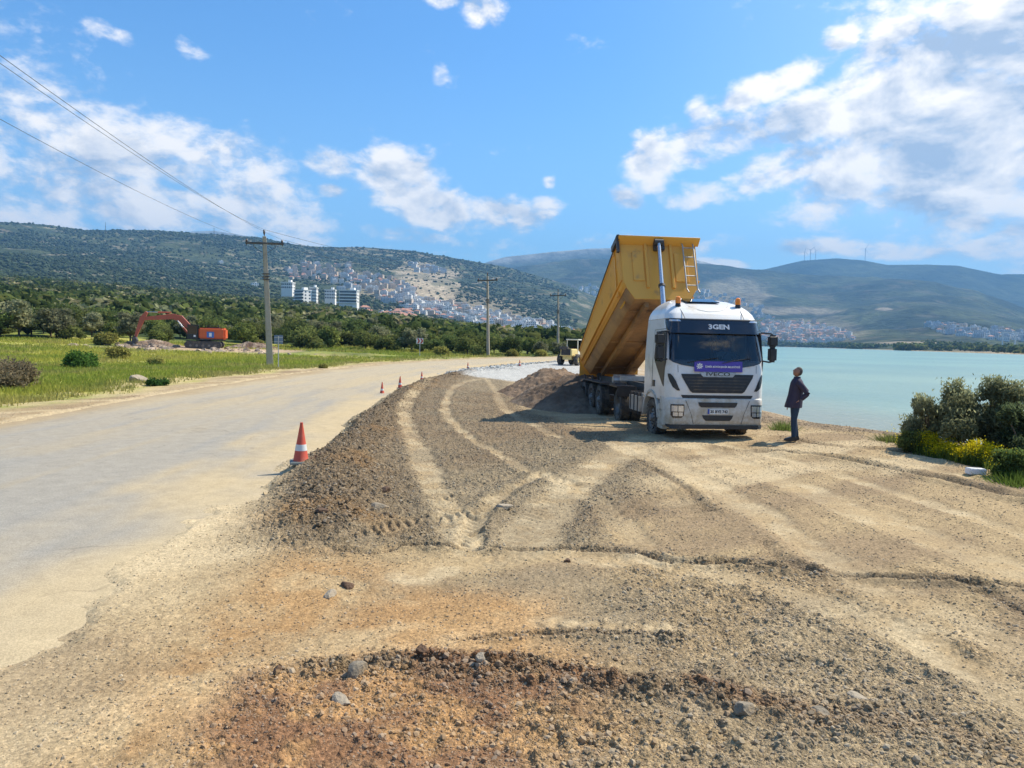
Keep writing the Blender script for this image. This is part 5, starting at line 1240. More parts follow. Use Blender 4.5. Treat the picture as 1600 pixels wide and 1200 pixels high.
# turbines, masts, gantry far off
def turbine(px, py, r, h, lb, rot):
    a = A_(px); x, y = r*math.sin(a), r*math.cos(a); z = CAMH+r*azel(px, py)[1]; E = empty('wind_turbine', (x, y, z-10), -a, lb, 'wind turbine', 'wind turbines on the far ridge')
    MB().cyl((0, 0, 0), (0, 0, h+10), 3.2, 2.0, 10).build('tower', PLG, E); MB().box((0, 0, h+11), (4, 11, 4)).build('nacelle', PLG, E, bevel=.6)
    for k in range(3):
        t_ = rot+k*2.094; MB().add([(-1.6, -6, 0), (1.6, -6, 0), (1.2, -6, h*.5), (-.3, -6, h*.5), (-1.6, -5.4, 0), (1.6, -5.4, 0), (1.2, -5.6, h*.5), (-.3, -5.6, h*.5)], [(0, 1, 2, 3), (7, 6, 5, 4), (0, 4, 5, 1), (1, 5, 6, 2), (2, 6, 7, 3), (3, 7, 4, 0)], Matrix.Translation((0, 0, h+11)) @ Matrix.Rotation(t_, 4, 'Y')).build('blade', PLG, E)
turbine(1251, 408, 7400, 85, 'leftmost of the three wind turbines standing together on the ridge', .2); turbine(1260, 407, 7400, 95, 'middle of the three wind turbines standing together on the ridge', .9); turbine(1268, 406, 7400, 85, 'rightmost of the three wind turbines standing together on the ridge', 1.5)
turbine(1345, 406, 7400, 95, 'lone wind turbine on the rounded summit right of the group of three', .5)
for px, py, r, h, lb in ((167, 361, 2590, 26, 'thin mast on the left hilltop, left one of two'), (335, 367, 2590, 24, 'thin mast on the left hilltop, right one of two')):
    a = A_(px); MBo = MB().tube([(0, 0, -6), (0, 0, h)], [1.0, .5], 6)
    for k in range(4): MBo.box((0, 0, 4+k*5), (2.4, .3, .3))
    o = MBo.build('antenna_mast', STEELD); o.location = (r*math.sin(a), r*math.cos(a), CAMH+r*azel(px, py)[1]); tag(o, lb, 'mast')
gx, gy = pol(1576, 1500); E = empty('gantry', (gx, gy, 1.5), -A_(1576), 'white portal frame of two tall posts beyond the right end of the lake', 'gantry')
MB().box((-9, 0, 14), (2.4, 2.4, 36)).build('post', PLA, E); MB().box((9, 0, 14), (2.4, 2.4, 36)).build('post', PLA, E); MB().box((0, 0, 31), (24, 2.2, 2.0)).build('beam', PLA, E)
# dark spit of trees at the far waterline
n_ = 260; sp = []
for k in range(n_):
    px = random.uniform(1325, 1445); r = random.uniform(1090, 1250) if px > 1400 else random.uniform(1480, 1620); x, y = pol(px, r); sp.append((x, y, -.6, random.uniform(1.4, 2.6), random.random()*6, random.choice((0, 1, 6))))
for k in range(420):
    px = random.uniform(1440, 1700); r = np.interp(px, [1440, 1600, 1700], [1100, 760, 700])+random.uniform(15, 500); x, y = pol(px, r); sp.append((x, y, float(z2(np.array([r]), np.array([A_(px)]))[0])-.3, random.uniform(1.0, 1.8), random.random()*6, random.choice((0, 1, 4, 6))))
for k in range(500):
    px = random.uniform(1090, 1330); r = np.interp(px, [1085, 1208, 1280, 1345], [2200, 2260, 2000, 1520])+random.uniform(5, 90); x, y = pol(px, r); sp.append((x, y, float(z2(np.array([r]), np.array([A_(px)]))[0])-.5, random.uniform(1.5, 3.2), random.random()*6, random.choice((0, 1, 6))))
scatter_mass('shore_trees', sp, 'low dark trees along the far waterline of the lake', LEAF)
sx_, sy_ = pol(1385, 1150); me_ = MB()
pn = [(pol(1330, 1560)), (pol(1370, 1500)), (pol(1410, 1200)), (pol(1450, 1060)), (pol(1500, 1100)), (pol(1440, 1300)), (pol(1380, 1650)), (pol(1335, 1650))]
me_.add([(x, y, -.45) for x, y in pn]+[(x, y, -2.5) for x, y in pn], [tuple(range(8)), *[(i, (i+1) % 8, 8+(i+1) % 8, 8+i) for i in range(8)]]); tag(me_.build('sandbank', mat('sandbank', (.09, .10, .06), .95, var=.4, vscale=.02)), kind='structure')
# ================================================================== POLES AND WIRES
CONC = mat('pole_concrete', (.36, .315, .25), .9, var=.15, vscale=3, bump=.4, dirt=(.22, .17, .12), dscale=1.2, dlo=.5, dhi=.75)
POLES = []
def pole(x, y, h, lean, w_, label, rz, detail=True):
    z = gz(x, y) if math.hypot(x, y) > 3 else 0; E = empty('power_pole', (x, y, z-.1), rz, label, 'pole', 'power poles in line along the road'); E.rotation_euler = (0, lean, rz)
    MB().box((0, 0, h/2), (w_, w_*.8, h), taper=(.55, .6)).build('post', CONC, E, bevel=.02, seg=1)
    MB().box((0, 0, h-.55), (2.9, .14, .16)).box((0, .12, h-.55), (2.9, .05, .14)).build('crossarm', STEELD, E)
    for k in range(3): MB().box((0, 0, h*.72+k*.22-.5), (w_*.83+.1, w_*.7+.1, .08)).build('clamp', STEELD, E)
    tops = []
    for X_, zz in ((-1.35, h-.5), (1.35, h-.5), (0, h+.25)):
        MB().lathe([(-.2, .02), (0, .06), (.05, .10), (.09, .06), (.14, .10), (.18, .06), (.23, .09), (.30, .05), (.34, 0)], 12, 'Z', (X_, 0, zz-.05)).build('insulator', mat_ins, E); tops.append(Vector((X_, 0, zz+.28)))
    for q in (-.9, .9): MB().tube([(q, 0, h-.55), (q*.9, .05, h-.85), (q*.25, .02, h-1.25)], .02, 6).build('brace', STEELD, E)
    bpy.context.view_layer.update(); mw = E.matrix_world.copy(); POLES.append([mw @ t_ for t_ in tops]); return E
mat_ins = mat('insulator', (.07, .05, .045), .3, var=.1)
p1 = pol(422, 62); p2 = pol(763, 100); p3 = pol(872, 126)
p0 = (-9.8, -4.5)
def hd(a, b): return math.atan2(b[1]-a[1], b[0]-a[0])+math.pi/2
pole(*p0, 9.6, 0, .5, 'bare concrete power pole behind the viewer where the wires start', hd(p0, p1))
pole(*p1, 10.3, R(2.5), .48, 'nearest concrete power pole, leaning right beside the blue-backed sign', hd(p0, p2)+.55)
pole(*p2, 10.9, R(1.6), .40, 'second power pole, thin, at the far bend of the road', hd(p1, p3))
pole(*p3, 10.6, R(1.2), .42, 'farthest power pole, just left of the yellow loader', hd(p2, p3))
WIRE = mat('wire', (.10, .105, .11), .5, metal=.5)
nmz = ['rear crossarm', 'front crossarm', 'pole-top']
for i in range(3):
    for j in range(3):
        a, b = POLES[i][j], POLES[i+1][j]; sag = (a-b).length*.014; pts = [a.lerp(b, k/24)-Vector((0, 0, sag*4*(k/24)*(1-k/24))) for k in range(25)]
        o = MB().tube(pts, .0085 if i == 0 else .013, 5).build('power_line', WIRE)
        tag(o, [f'{["left", "right", "topmost"][j]} wire running overhead from the nearest pole to the upper left', f'{["left", "right", "topmost"][j]} wire between the nearest pole and the second pole', f'{["left", "right", "topmost"][j]} wire between the second and the farthest pole'][i], 'wire', 'wires strung between the power poles')
# ================================================================== SIGNS
SGN = mat('sign_back', (.16, .22, .30), .5, metal=.3, var=.1); GALV = mat('galvanised', (.45, .46, .46), .5, metal=.5, var=.1)
x, y = pol(435, 55.5); E = empty('road_sign', (x, y, gz(x, y)), R(8), 'small square blue-grey sign seen from behind on a thin post by the pole', 'sign')
MB().cyl((0, 0, -.2), (0, 0, 2.35), .035, n=10).build('post', GALV, E); pn_ = MB().box((0, .05, 2.1), (.62, .03, .62)).build('panel', SGN, E, bevel=.008); MB().box((0, .022, 2.25), (.6, .03, .05)).box((0, .022, 1.95), (.6, .03, .05)).build('bracket', GALV, pn_)
x, y = pol(656, 92); E = empty('chevron_board', (x, y, gz(x, y)), R(-4), 'small red and white board on a post among bushes at the bend', 'sign')
MB().cyl((0, 0, -.2), (0, 0, 1.9), .04, n=8).build('post', GALV, E); pb = MB().box((0, -.05, 1.9), (.85, .03, .7)).build('panel', LETTER, E)
for k in range(2): MB().prism([(-.35+.4*k, 1.6), (-.15+.4*k, 1.6), (.05+.4*k-.02, 1.9), (-.15+.4*k, 2.2), (-.35+.4*k, 2.2), (-.17+.4*k, 1.9)], -.072, -.066, 'Y').build('chevron', REDM, pb)
# ================================================================== CONES
CRED = mat('cone_red', (.55, .085, .045), .55, var=.12, vscale=8, dirt=(.40, .27, .18), dscale=4, dlo=.5, dhi=.85); CWH = mat('cone_band', (.66, .66, .63), .5, var=.08, dirt=(.4, .33, .25), dscale=6, dlo=.5, dhi=.9); CBAS = mat('cone_base', (.20, .22, .20), .8, var=.2)
def cone(x, y, s, label, tilt=0):
    E = empty('traffic_cone', (x, y, gz(x, y)), random.random(), label, 'cone', 'traffic cones along the road edge'); E.scale = (s, s, s); E.rotation_euler = (tilt, tilt*.5, .3)
    MB().box((0, 0, .025), (.46, .46, .05), taper=(.94, .94)).build('base', CBAS, E, bevel=.012)
    bd_ = MB().lathe([(.05, .165), (.07, .155), (.80, .035), (.86, .03), (.86, .0)], 28, 'Z').build('cone_body', CRED, E)
    f = lambda z: .155-(z-.07)/.73*.12
    MB().lathe([(.27, f(.27)), (.27, f(.27)+.004), (.40, f(.40)+.004), (.40, f(.40))], 28, 'Z').build('band', CWH, bd_)
    return E
x, y, _ = GP(470, 727); cone(x, y, .84, 'large red cone with a white band, nearest to the viewer at the gravel bank', R(1.5))
for px, py, r_, s, lb in ((597, 614, None, .62, 'small cone mostly hidden behind the bank, leftmost of the distant ones'), (625, 608.5, None, .62, 'small red cone second along the bank'), (659, 593.5, None, .6, 'small red cone third along the bank'), (731, 577, None, .62, 'small cone at the left edge of the pale crushed stone'), (812, 572, None, .7, 'farthest cone, left of the yellow loader')):
    x, y, _ = GP(px, py); cone(x, y, s, lb)
# ================================================================== EXCAVATOR
ORG = mat('orange_paint', (.62, .115, .03), .45, var=.1, dirt=(.30, .14, .07), dscale=1.5, dlo=.5, dhi=.8); REDO = mat('faded_red_boom', (.46, .10, .055), .5, var=.12, dirt=(.25, .12, .07), dscale=1.5, dlo=.5, dhi=.8); SBLUE = mat('blue_board', (.06, .17, .50), .5)
x, y = pol(320, 99); EX = empty('excavator', (x, y, gz(x, y)+.05), R(14), 'orange tracked excavator digging at the edge of the trees', 'excavator'); EX.scale = (.88, .9, .9)
for s in (-1, 1):
    pr = []; 
    for k in range(9): a = math.pi/2+math.pi*k/8; pr.append((-1.95+.46*math.cos(a), .48+.46*math.sin(a)))
    for k in range(9): a = -math.pi/2+math.pi*k/8; pr.append((1.95+.46*math.cos(a), .48+.46*math.sin(a)))
    tk = MB().prism(pr, s*1.35-.28, s*1.35+.28, 'Y').build('track', STEELD, EX, angle=50)
    sh = MB()
    for k in range(26): xx = -2.1+4.2*(k % 13)/12; sh.box((xx, s*1.35, .95 if k < 13 else .02), (.10, .6, .05))
    sh.build('track_shoe', STEELD, tk)
    for k in range(5): MB().cyl((-1.6+.8*k, s*1.64, .35), (-1.6+.8*k, s*1.58, .35), .17, n=14).build('roller', RIMG, tk)
MB().box((0, 0, .72), (3.2, 2.0, .5)).cyl((0, 0, .9), (0, 0, 1.15), .75, n=24).build('undercarriage', STEELD, EX, bevel=.03)
ho_ = MB().box((1.05, 0, 2.02), (3.3, 2.7, 1.5)).build('engine_house', ORG, EX, bevel=.16, seg=3); MB().box((2.55, 0, 1.98), (.7, 2.6, 1.6)).build('counterweight', ORG, EX, bevel=.22, seg=4)
MB().box((.6, 0, 1.2), (4.0, 2.6, .16)).build('deck', STEELD, EX, bevel=.02); MB().box((1.2, .1, 2.84), (1.6, 1.8, .18)).cyl((1.7, .6, 2.8), (1.7, .6, 3.2), .07).build('engine_cover', BLACKP, EX, bevel=.02)
MB().tube([(.2, -1.3, 2.7), (.2, -1.3, 3.1), (2.4, -1.3, 3.1), (2.4, -1.3, 2.7)], .025, 6).build('handrail', BLACKP, EX)
MB().box((.95, -1.385, 1.85), (.95, .03, .8)).build('side_board', SBLUE, EX); MB().box((.95, -1.41, 1.85), (.34, .02, .5)).build('board_mark', LETTER, EX)
cb = MB()
for xx in (-2.0, -.75): 
    for yy in (-1.3, -.35): cb.box((xx, yy, 2.15), (.09, .09, 1.9))
cb.box((-1.37, -.82, 3.12), (1.4, 1.1, .12)).box((-1.37, -.82, 1.35), (1.4, 1.1, .35)).box((-1.37, -1.3, 1.7), (1.3, .07, .4)).box((-1.37, -.35, 2.1), (1.3, .05, 1.9)); cbo = cb.build('cab', BLACKP, EX, bevel=.02)
MB().box((-1.37, -1.29, 2.45), (1.2, .02, 1.2)).box((-1.99, -.82, 2.35), (.02, .95, 1.5)).build('cab_glass', GLASSD, cbo); MB().box((-1.2, -.85, 1.8), (.45, .5, .6)).build('seat', SEATM, cbo, bevel=.05)
MB().box((-1.1, -1.335, 1.62), (.28, .02, .32)).build('decal', LETTER, cbo)
def beam(pts, wy, name, mat_, par, yc=.25):
    "pts: (x, z, half height)"
    up = []; dn = []
    for i, (x_, z_, h_) in enumerate(pts):
        a = pts[max(0, i-1)]; b = pts[min(len(pts)-1, i+1)]; t_ = Vector((b[0]-a[0], b[1]-a[1])).normalized(); nrm = Vector((-t_[1], t_[0])); up.append((x_+nrm[0]*h_, z_+nrm[1]*h_)); dn.append((x_-nrm[0]*h_, z_-nrm[1]*h_))
    return MB().prism(up+dn[::-1], yc-wy/2, yc+wy/2, 'Y').build(name, mat_, par, bevel=.02, seg=1)
bo = beam([(-1.0, 1.7, .22), (-2.2, 3.0, .34), (-3.2, 4.0, .42), (-4.2, 4.25, .36), (-6.2, 4.0, .28), (-8.0, 3.85, .20)], .42, 'boom', REDO, EX)
stk_ = beam([(-7.5, 4.75, .16), (-8.05, 3.9, .34), (-8.5, 2.7, .24), (-9.0, 1.35, .15)], .36, 'stick', REDO, EX)
for a, b, n_1, n_2 in (((-2.0, .0, 1.7), (-3.6, .0, 3.7), .10, .06), ((-2.0, .5, 1.7), (-3.6, .5, 3.7), .10, .06), ((-4.4, .25, 4.75), (-7.5, .25, 4.75), .10, .06)):
    a, b = Vector(a), Vector(b); m_ = a.lerp(b, .55); MB().cyl(a, m_, n_1, n=12).build('cylinder', REDO, EX); MB().cyl(m_, b, n_2, n=12).build('piston_rod', CHROME, EX)
bk_ = MB().prism([(-9.0, 1.5), (-8.7, .9), (-8.9, .45), (-9.5, .25), (-10.1, .5), (-9.9, .75), (-9.5, .62), (-9.3, .8), (-9.35, 1.3)], -.35, .85, 'Y').build('bucket', STEELD, EX, bevel=.02, seg=1)
for k in range(5): MB().box((-10.15, -.28+k*.27, .52), (.25, .10, .10)).build('tooth', STEELD, bk_)
# ================================================================== WHEEL LOADER
CRM = mat('cream_yellow_paint', (.78, .60, .24), .5, var=.1, dirt=(.32, .25, .15), dscale=1.2, dlo=.5, dhi=.8); CRW = mat('cream_cab', (.80, .74, .58), .5, var=.08)
x, y, _ = GP(895, 571); LD = empty('wheel_loader', (x+.2, y+1, gz(x+.2, y+1)), R(-28), 'old cream and yellow wheel loader half hidden behind the raised dump body', 'loader')
for s in (-1, 1):
    for yy in (-1.3, 1.5):
        e = bpy.data.objects.new('wheel', None); COL.objects.link(e); e.parent = LD; e.location = (s*.9, yy, .58)
        MB().lathe([(-.19, .3), (-.21, .5), (-.15, .58), (.15, .58), (.21, .5), (.19, .3)], 28, 'X').build('tyre', RUBBER, e); MB().lathe([(.10*s, .31), (.12*s, .2), (.05*s, .18), (.1*s, 0)], 20, 'X').build('rim', CRM, e)
MB().box((0, 0, .75), (1.0, 3.6, .35)).box((0, -1.2, 1.0), (1.7, 1.2, .12)).build('chassis', CRM, LD, bevel=.03)
hd_ = MB().box((0, -1.35, 1.3), (1.25, 1.5, .75)).build('engine_hood', CRM, LD, bevel=.08, seg=3); MB().box((0, -2.12, 1.35), (1.0, .05, .62)).build('radiator_grille', BLACKP, hd_); MB().box((-.25, -2.0, 1.75), (.9, .5, .3)).build('engine_block', STEELD, hd_, bevel=.05)
cb = MB()
for xx in (-.58, .58):
    for yy in (-.5, .65): cb.box((xx, yy, 1.95), (.09, .09, 1.25))
cb.box((0, .07, 2.60), (1.35, 1.4, .12)).box((0, .07, 1.25), (1.25, 1.25, .35)); cbo = cb.build('cab', CRW, LD, bevel=.02); MB().box((0, -.5, 2.05), (1.1, .02, .95)).box((0, .65, 2.05), (1.1, .02, .95)).build('cab_glass', GLASSD, cbo); MB().box((0, .2, 1.6), (.45, .45, .6)).build('seat', SEATM, cbo, bevel=.05)
for s in (-1, 1): beam([(0, 0, .01), (.1, 0, .01)], .01, 'pin', STEELD, LD) if False else MB().tube([(s*.42, .8, 1.5), (s*.42, 1.9, 1.5), (s*.42, 2.8, .6)], .09, 6).build('lift_arm', CRM, LD)
MB().prism([(2.6, .15), (3.5, .12), (3.55, .2), (2.85, .35), (2.75, 1.0), (2.6, 1.0)], -1.1, 1.1, 'X').build('bucket', STEELD, LD, bevel=.015, seg=1)
# ================================================================== THE MAN
def skin_obj(name, chains, mat_, parent, root=0, lv=2):
    "chains: list of [(co, r)...]; identical points are shared"
    vs = []; ed = []; rad = []; key = {}
    for c in chains:
        prev = None
        for co, r in c:
            k_ = tuple(round(q, 4) for q in co)
            if k_ not in key: key[k_] = len(vs); vs.append(co); rad.append(r if isinstance(r, tuple) else (r, r))
            i = key[k_]
            if prev is not None: ed.append((prev, i))
            prev = i
    me = bpy.data.meshes.new(name); me.from_pydata(vs, ed, []); o = link(name, me, mat_, parent)
    sk = o.modifiers.new('skin', 'SKIN'); 
    if not me.skin_vertices: me.attributes.new
    for i, v in enumerate(me.skin_vertices[0].data): v.radius = rad[i]; v.use_root = (i == root)
    sk.use_smooth_shade = True; ss = o.modifiers.new('sub', 'SUBSURF'); ss.levels = lv; ss.render_levels = lv; return o
SKIN = mat('skin', (.33, .16, .10), .55, var=.08); HAIR = mat('hair', (.075, .06, .05), .8, var=.3, vscale=60); JACK = mat('jacket_cloth', (.040, .032, .058), .85, var=.2, vscale=14, bump=.5, bscale=25); JEAN = mat('denim', (.018, .04, .075), .85, var=.25, vscale=20, bump=.4); SHOE = mat('shoe_leather', (.02, .018, .018), .5)
x, y, _ = GP(1240, 692); MAN = empty('person', (x, y, gz(x, y)+.01), R(-12), 'man in a dark jacket and jeans watching the lorry with head tilted up', 'person')
sh = 1.0
P = lambda *a: tuple(a)
hipN, hipF = (0.0, -.09, .90), (0.0, .09, .90)
pel = (0.0, 0, .95); body = [[(pel, (.15, .12)), ((.01, 0, 1.10), (.13, .10)), ((.02, 0, 1.28), (.13, .10)), ((.02, 0, 1.40), (.09, .08)), ((.02, 0, 1.49), .060), ((.022, 0, 1.56), .058), ((.03, 0, 1.61), .055)]]
def leg(s, fwd):
    return [[(pel, .14), ((0, s*.095, .86), .095), ((-.02+fwd*.4, s*.10, .50), .062), ((.02+fwd, s*.105, .12), .042), ((.03+fwd, s*.105, .05), .038)], [((.02+fwd, s*.105, .12), .042), ((-.12+fwd, s*.12, .05), .035)]]
body += leg(-1, -.04) + leg(1, .05)
def arm(sh_, el_, wr_, hd_, fdir, thumb):
    ch_ = [[((.02, 0, 1.40), (.09, .08)), (sh_, .042), (el_, .040), (wr_, .028), (hd_, (.036, .020))]]; f = Vector(fdir).normalized(); side = Vector((f[1], -f[0], 0)); side = side.normalized() if side.length > .1 else Vector((1, 0, 0))
    for k in range(4):
        b0_ = Vector(hd_)+side*(.024*(k-1.5))+f*.025; l_ = (.032, .040, .042, .034)[k]; t1 = b0_+f*l_; t2 = t1+(f+Vector((.35, 0, -.1))).normalized()*l_*.8
        ch_.append([(hd_, .03), (tuple(b0_), .0105), (tuple(t1), .0095), (tuple(t2), .0075)])
    th = Vector(wr_).lerp(Vector(hd_), .6)+side*.035*thumb; ch_.append([(hd_, .03), (tuple(th+f*.02), .011), (tuple(th+f*.055+side*.012*thumb), .009)]); return ch_
body += arm((.03, -.185, 1.40), (.215, -.265, 1.17), (.10, -.215, 1.005), (.055, -.19, .975), (-.8, .2, -.5), 1)
body += arm((.01, .185, 1.40), (-.03, .25, 1.12), (-.12, .23, .87), (-.14, .225, .80), (-.15, 0, -1), -1)
HT = Matrix.Translation((.03, 0, 1.645)) @ Matrix.Rotation(R(27), 4, 'Y')
def head_pt(c, k=1.0):
    x_, y_, z_ = c; q = Vector((x_*.096, y_*.077, z_*.118)); t_ = max(0, -z_)
    q.y *= 1-.30*t_**1.5; q.x = q.x*(1-.18*t_**2)-.018*t_*(1 if x_ < 0 else .2)
    if x_ < 0:
        q.x -= .026*math.exp(-((y_/.20)**2+((z_+.12)/.20)**2)) + .010*math.exp(-((y_/.5)**2+((z_-.28)/.12)**2)) + .010*math.exp(-((y_/.35)**2+((z_+.88)/.2)**2)) + .006*math.exp(-((y_/.32)**2+((z_+.52)/.10)**2))
        for e_ in (-1, 1): q.x += .010*math.exp(-(((y_-e_*.38)/.2)**2+((z_-.05)/.12)**2))
    return HT @ (q*k)
bo_ = skin_obj('body', body, SKIN, MAN)
bpy.context.view_layer.update(); mb_ = bpy.data.meshes.new_from_object(bo_.evaluated_get(bpy.context.evaluated_depsgraph_get()))
bmh = bmesh.new(); bmh.from_mesh(mb_); r_h = bmesh.ops.create_icosphere(bmh, subdivisions=4, radius=1)
for v in r_h['verts']: v.co = head_pt(v.co)
for s_ in (-1, 1):
    r_e = bmesh.ops.create_icosphere(bmh, subdivisions=2, radius=1)
    for v in r_e['verts']: v.co = HT @ Vector((.012+v.co.x*.018, s_*.078+v.co.y*.010, -.005+v.co.z*.032))
bmh.to_mesh(mb_); bmh.free(); bo_.modifiers.clear(); bo_.data = mb_; mb_.materials.clear(); mb_.materials.append(SKIN)
rm_ = bo_.modifiers.new('remesh', 'REMESH'); rm_.mode = 'VOXEL'; rm_.voxel_size = .0055; rm_.use_smooth_shade = True
bmh = bmesh.new(); bmesh.ops.create_icosphere(bmh, subdivisions=4, radius=1); dl = []
for v in list(bmh.verts):
    c = v.co.copy()
    if not ((c.z > .42 + max(0, -c.x)*.25) or (c.x > .12 and c.z > -.45)): dl.append(v)
    v.co = head_pt(c, 1.055+.012*math.sin(c.y*31)*math.cos(c.x*23+c.z*17))
bmesh.ops.delete(bmh, geom=dl, context='VERTS'); mh = bpy.data.meshes.new('hair'); bmh.to_mesh(mh); bmh.free(); oh = link('hair', mh, HAIR, bo_); oh.modifiers.new('t', 'SOLIDIFY').thickness = .010
# trousers
tr_ = [[((0, 0, .93), (.155, .13)), ((0, s*.095, .84), .107), ((-.02+f*.4, s*.10, .50), .076), ((.02+f, s*.105, .12), .062), ((.015+f, s*.105, .07), .060)] for s, f in ((-1, -.04), (1, .05))]
skin_obj('trousers', [[((0, 0, 1.02), (.15, .13)), ((0, 0, .93), (.155, .13))]]+tr_, JEAN, MAN, root=1)
# jacket
jk = MB(); V = []; Fc = []; N = 28
for z, cx_, rx_2, ry_2 in ((.795, -.045, .195, .215), (.82, -.045, .200, .220), (.95, -.03, .188, .205), (1.10, -.005, .170, .190), (1.25, .01, .160, .195), (1.36, .018, .150, .212), (1.42, .018, .132, .195), (1.465, .016, .105, .135), (1.50, .016, .078, .083), (1.535, .020, .080, .080), (1.53, .018, .070, .070)):
    for k in range(N):
        a = 2*math.pi*k/N; rp = 1+.03*math.sin(a*5+z*9)*(1 if z < 1.3 else .2); V.append((cx_+rx_2*math.cos(a)*rp, ry_2*math.sin(a)*rp, z))
nr_ = len(V)//N
for i in range(nr_-1):
    for k in range(N): Fc.append((i*N+k, i*N+(k+1) % N, (i+1)*N+(k+1) % N, (i+1)*N+k))
jk.add(V, Fc)
for pts, rr3 in (([(.025, -.15, 1.42), (.04, -.20, 1.385), (.13, -.245, 1.27), (.20, -.262, 1.19), (.217, -.266, 1.165), (.20, -.262, 1.13), (.155, -.245, 1.075), (.105, -.218, 1.015)], [.07, .078, .068, .064, .064, .062, .056, .050]), ([(.02, .15, 1.42), (.01, .20, 1.38), (-.01, .235, 1.25), (-.035, .255, 1.12), (-.08, .245, 1.0), (-.12, .23, .885)], [.07, .078, .068, .064, .058, .050])): jk.tube(pts, rr3, 14)
jo = jk.build('jacket', JACK, MAN, angle=80)
for s, f in ((-1, -.04), (1, .05)):
    so = MB().prism([(-.20+f, .0), (.085+f, .0), (.09+f, .05), (.07+f, .11), (-.02+f, .11), (-.10+f, .075), (-.19+f, .05), (-.21+f, .02)], s*.112-.045, s*.112+.045, 'Y').build('shoe', SHOE, MAN, bevel=.018, seg=3)
DR = empty('person', (0, 0, 0), 0, 'driver sitting behind the windscreen of the white lorry', 'person'); bpy.context.view_layer.update()
DR.matrix_world = TRK.matrix_world @ Matrix.Translation((.62, 1.18, 1.82))
db = [[((0, 0, 0), .14), ((0, .02, .18), .13), ((0, .03, .36), .13), ((0, .02, .47), .06), ((0, 0, .55), .06), ((0, -.01, .62), .085), ((0, 0, .70), .08), ((0, 0, .74), .04)]]
for s in (-1, 1): db.append([((0, .03, .36), .13), ((s*.19, .02, .37), .055), ((s*.25, -.08, .16), .045), ((s*.17, -.30, .14), .034), ((s*.15, -.36, .16), .03)]); db.append([((0, 0, 0), .14), ((s*.10, -.10, -.02), .08), ((s*.13, -.40, -.02), .06), ((s*.13, -.45, -.38), .045)])
skin_obj('body', db, SKIN, DR)
skin_obj('shirt', [[((0, 0, .0), .16), ((0, .02, .18), .15), ((0, .03, .34), .15), ((0, .02, .43), .08)], [((0, .03, .34), .15), ((-.19, .02, .37), .07), ((-.24, -.05, .22), .06)], [((0, .03, .34), .15), ((.19, .02, .37), .07), ((.24, -.05, .22), .06)]], mat('shirt_cloth', (.20, .22, .26), .9), DR)
# ================================================================== HEAPS, ROCKS, GRAVEL
hb = attr_mat('heap_earth', .95, .15, .22, 5, 1.0, 22, .05)
def heap(cx_, cy_, rx_, ry_, h, rot, label, seed, c0, c1):
    N_ = 120; u = np.linspace(-1.25, 1.25, N_); U_, W_ = np.meshgrid(u, u, indexing='ij'); U_, W_ = U_.ravel(), W_.ravel(); ca, sa = math.cos(rot), math.sin(rot)
    lx, ly = U_*rx_*ca-W_*ry_*sa, U_*rx_*sa+W_*ry_*ca; gx_, gy_ = cx_+lx, cy_+ly; q = np.hypot(U_, W_) + (fbm(gx_, gy_, .7, 3, seed)-.5)*.30
    z = h*np.clip(1.02-q, -.1, 1)**.95 ; z = np.where(q < .16, h*(.86-.14*(q/.16)**2*.0), z); z = np.minimum(z, h*.90)
    z = z + ((fbm(gx_, gy_, 2.2, 4, seed+1)-.5)*.26 + np.clip(fbm(gx_, gy_, 9, 2, seed+3)-.5, 0, 1)*.25)*S(-.05, .2, z/h)
    gb_ = samp(gx_, gy_)[0]; z = gb_-.06 + z*1.0; z = np.where(q > 1.1, gb_-.15, z)
    me = arr_mesh('soil_heap', np.stack([lx, ly, z], 1), grid_faces(N_, N_)[:, ::-1]); m = S(.4, .62, fbm(gx_, gy_, .9, 4, seed+2)); vattr(me, 'albedo', mixc(np.tile(np.array(c0), (len(lx), 1)), np.array(c1), m)); o = link('soil_heap', me, hb); o.location = (cx_, cy_, 0); tag(o, label, 'heap', 'heaps of tipped soil behind the lorry'); return o
heap(2.0, 34.2, 2.7, 3.0, 1.5, .2, 'reddish-brown soil heap, the farther one left of the lorry', 601, (.175, .115, .072), (.25, .175, .115)); heap(2.75, 30.0, 2.7, 4.1, 1.5, .1, 'grey-brown stony soil heap spilling under the lorry tail', 602, (.14, .10, .07), (.21, .16, .115))
def stones(name, x, y, z, s, col, mat_, label, flat=.65, g=RNG):
    n = len(x); Np = 10; pr = [ICV*(1+.22*g.normal(size=(12, 1)) if len(ICV) == 12 else 1+.18*g.normal(size=(len(ICV), 1)))*np.array([1, .6+.5*g.random(), flat*(.7+.6*g.random())]) for _ in range(Np)]
    pr = np.array(pr); k = g.integers(0, Np, n); a = g.random(n)*6.283; P_ = pr[k]*s[:, None, None]; ca, sa = np.cos(a)[:, None], np.sin(a)[:, None]; t_ = (g.random(n)-.5)*1.0; ct, st_ = np.cos(t_)[:, None], np.sin(t_)[:, None]
    X0, Y0, Z0 = P_[..., 0]*ct-P_[..., 2]*st_, P_[..., 1], P_[..., 0]*st_+P_[..., 2]*ct
    V_ = np.stack([X0*ca-Y0*sa+x[:, None], X0*sa+Y0*ca+y[:, None], Z0+z[:, None]+(s*.02)[:, None]], 2).reshape(-1, 3); T_ = (ICT[None]+(np.arange(n)*pr.shape[1])[:, None, None]).reshape(-1, 3)
    me = arr_mesh(name, V_, T_, False); vattr(me, 'albedo', np.repeat(col, pr.shape[1], 0)); o = link(name, me, mat_); tag(o, label, kind='stuff'); return o
ICVs, ICTs = ICV, ICT
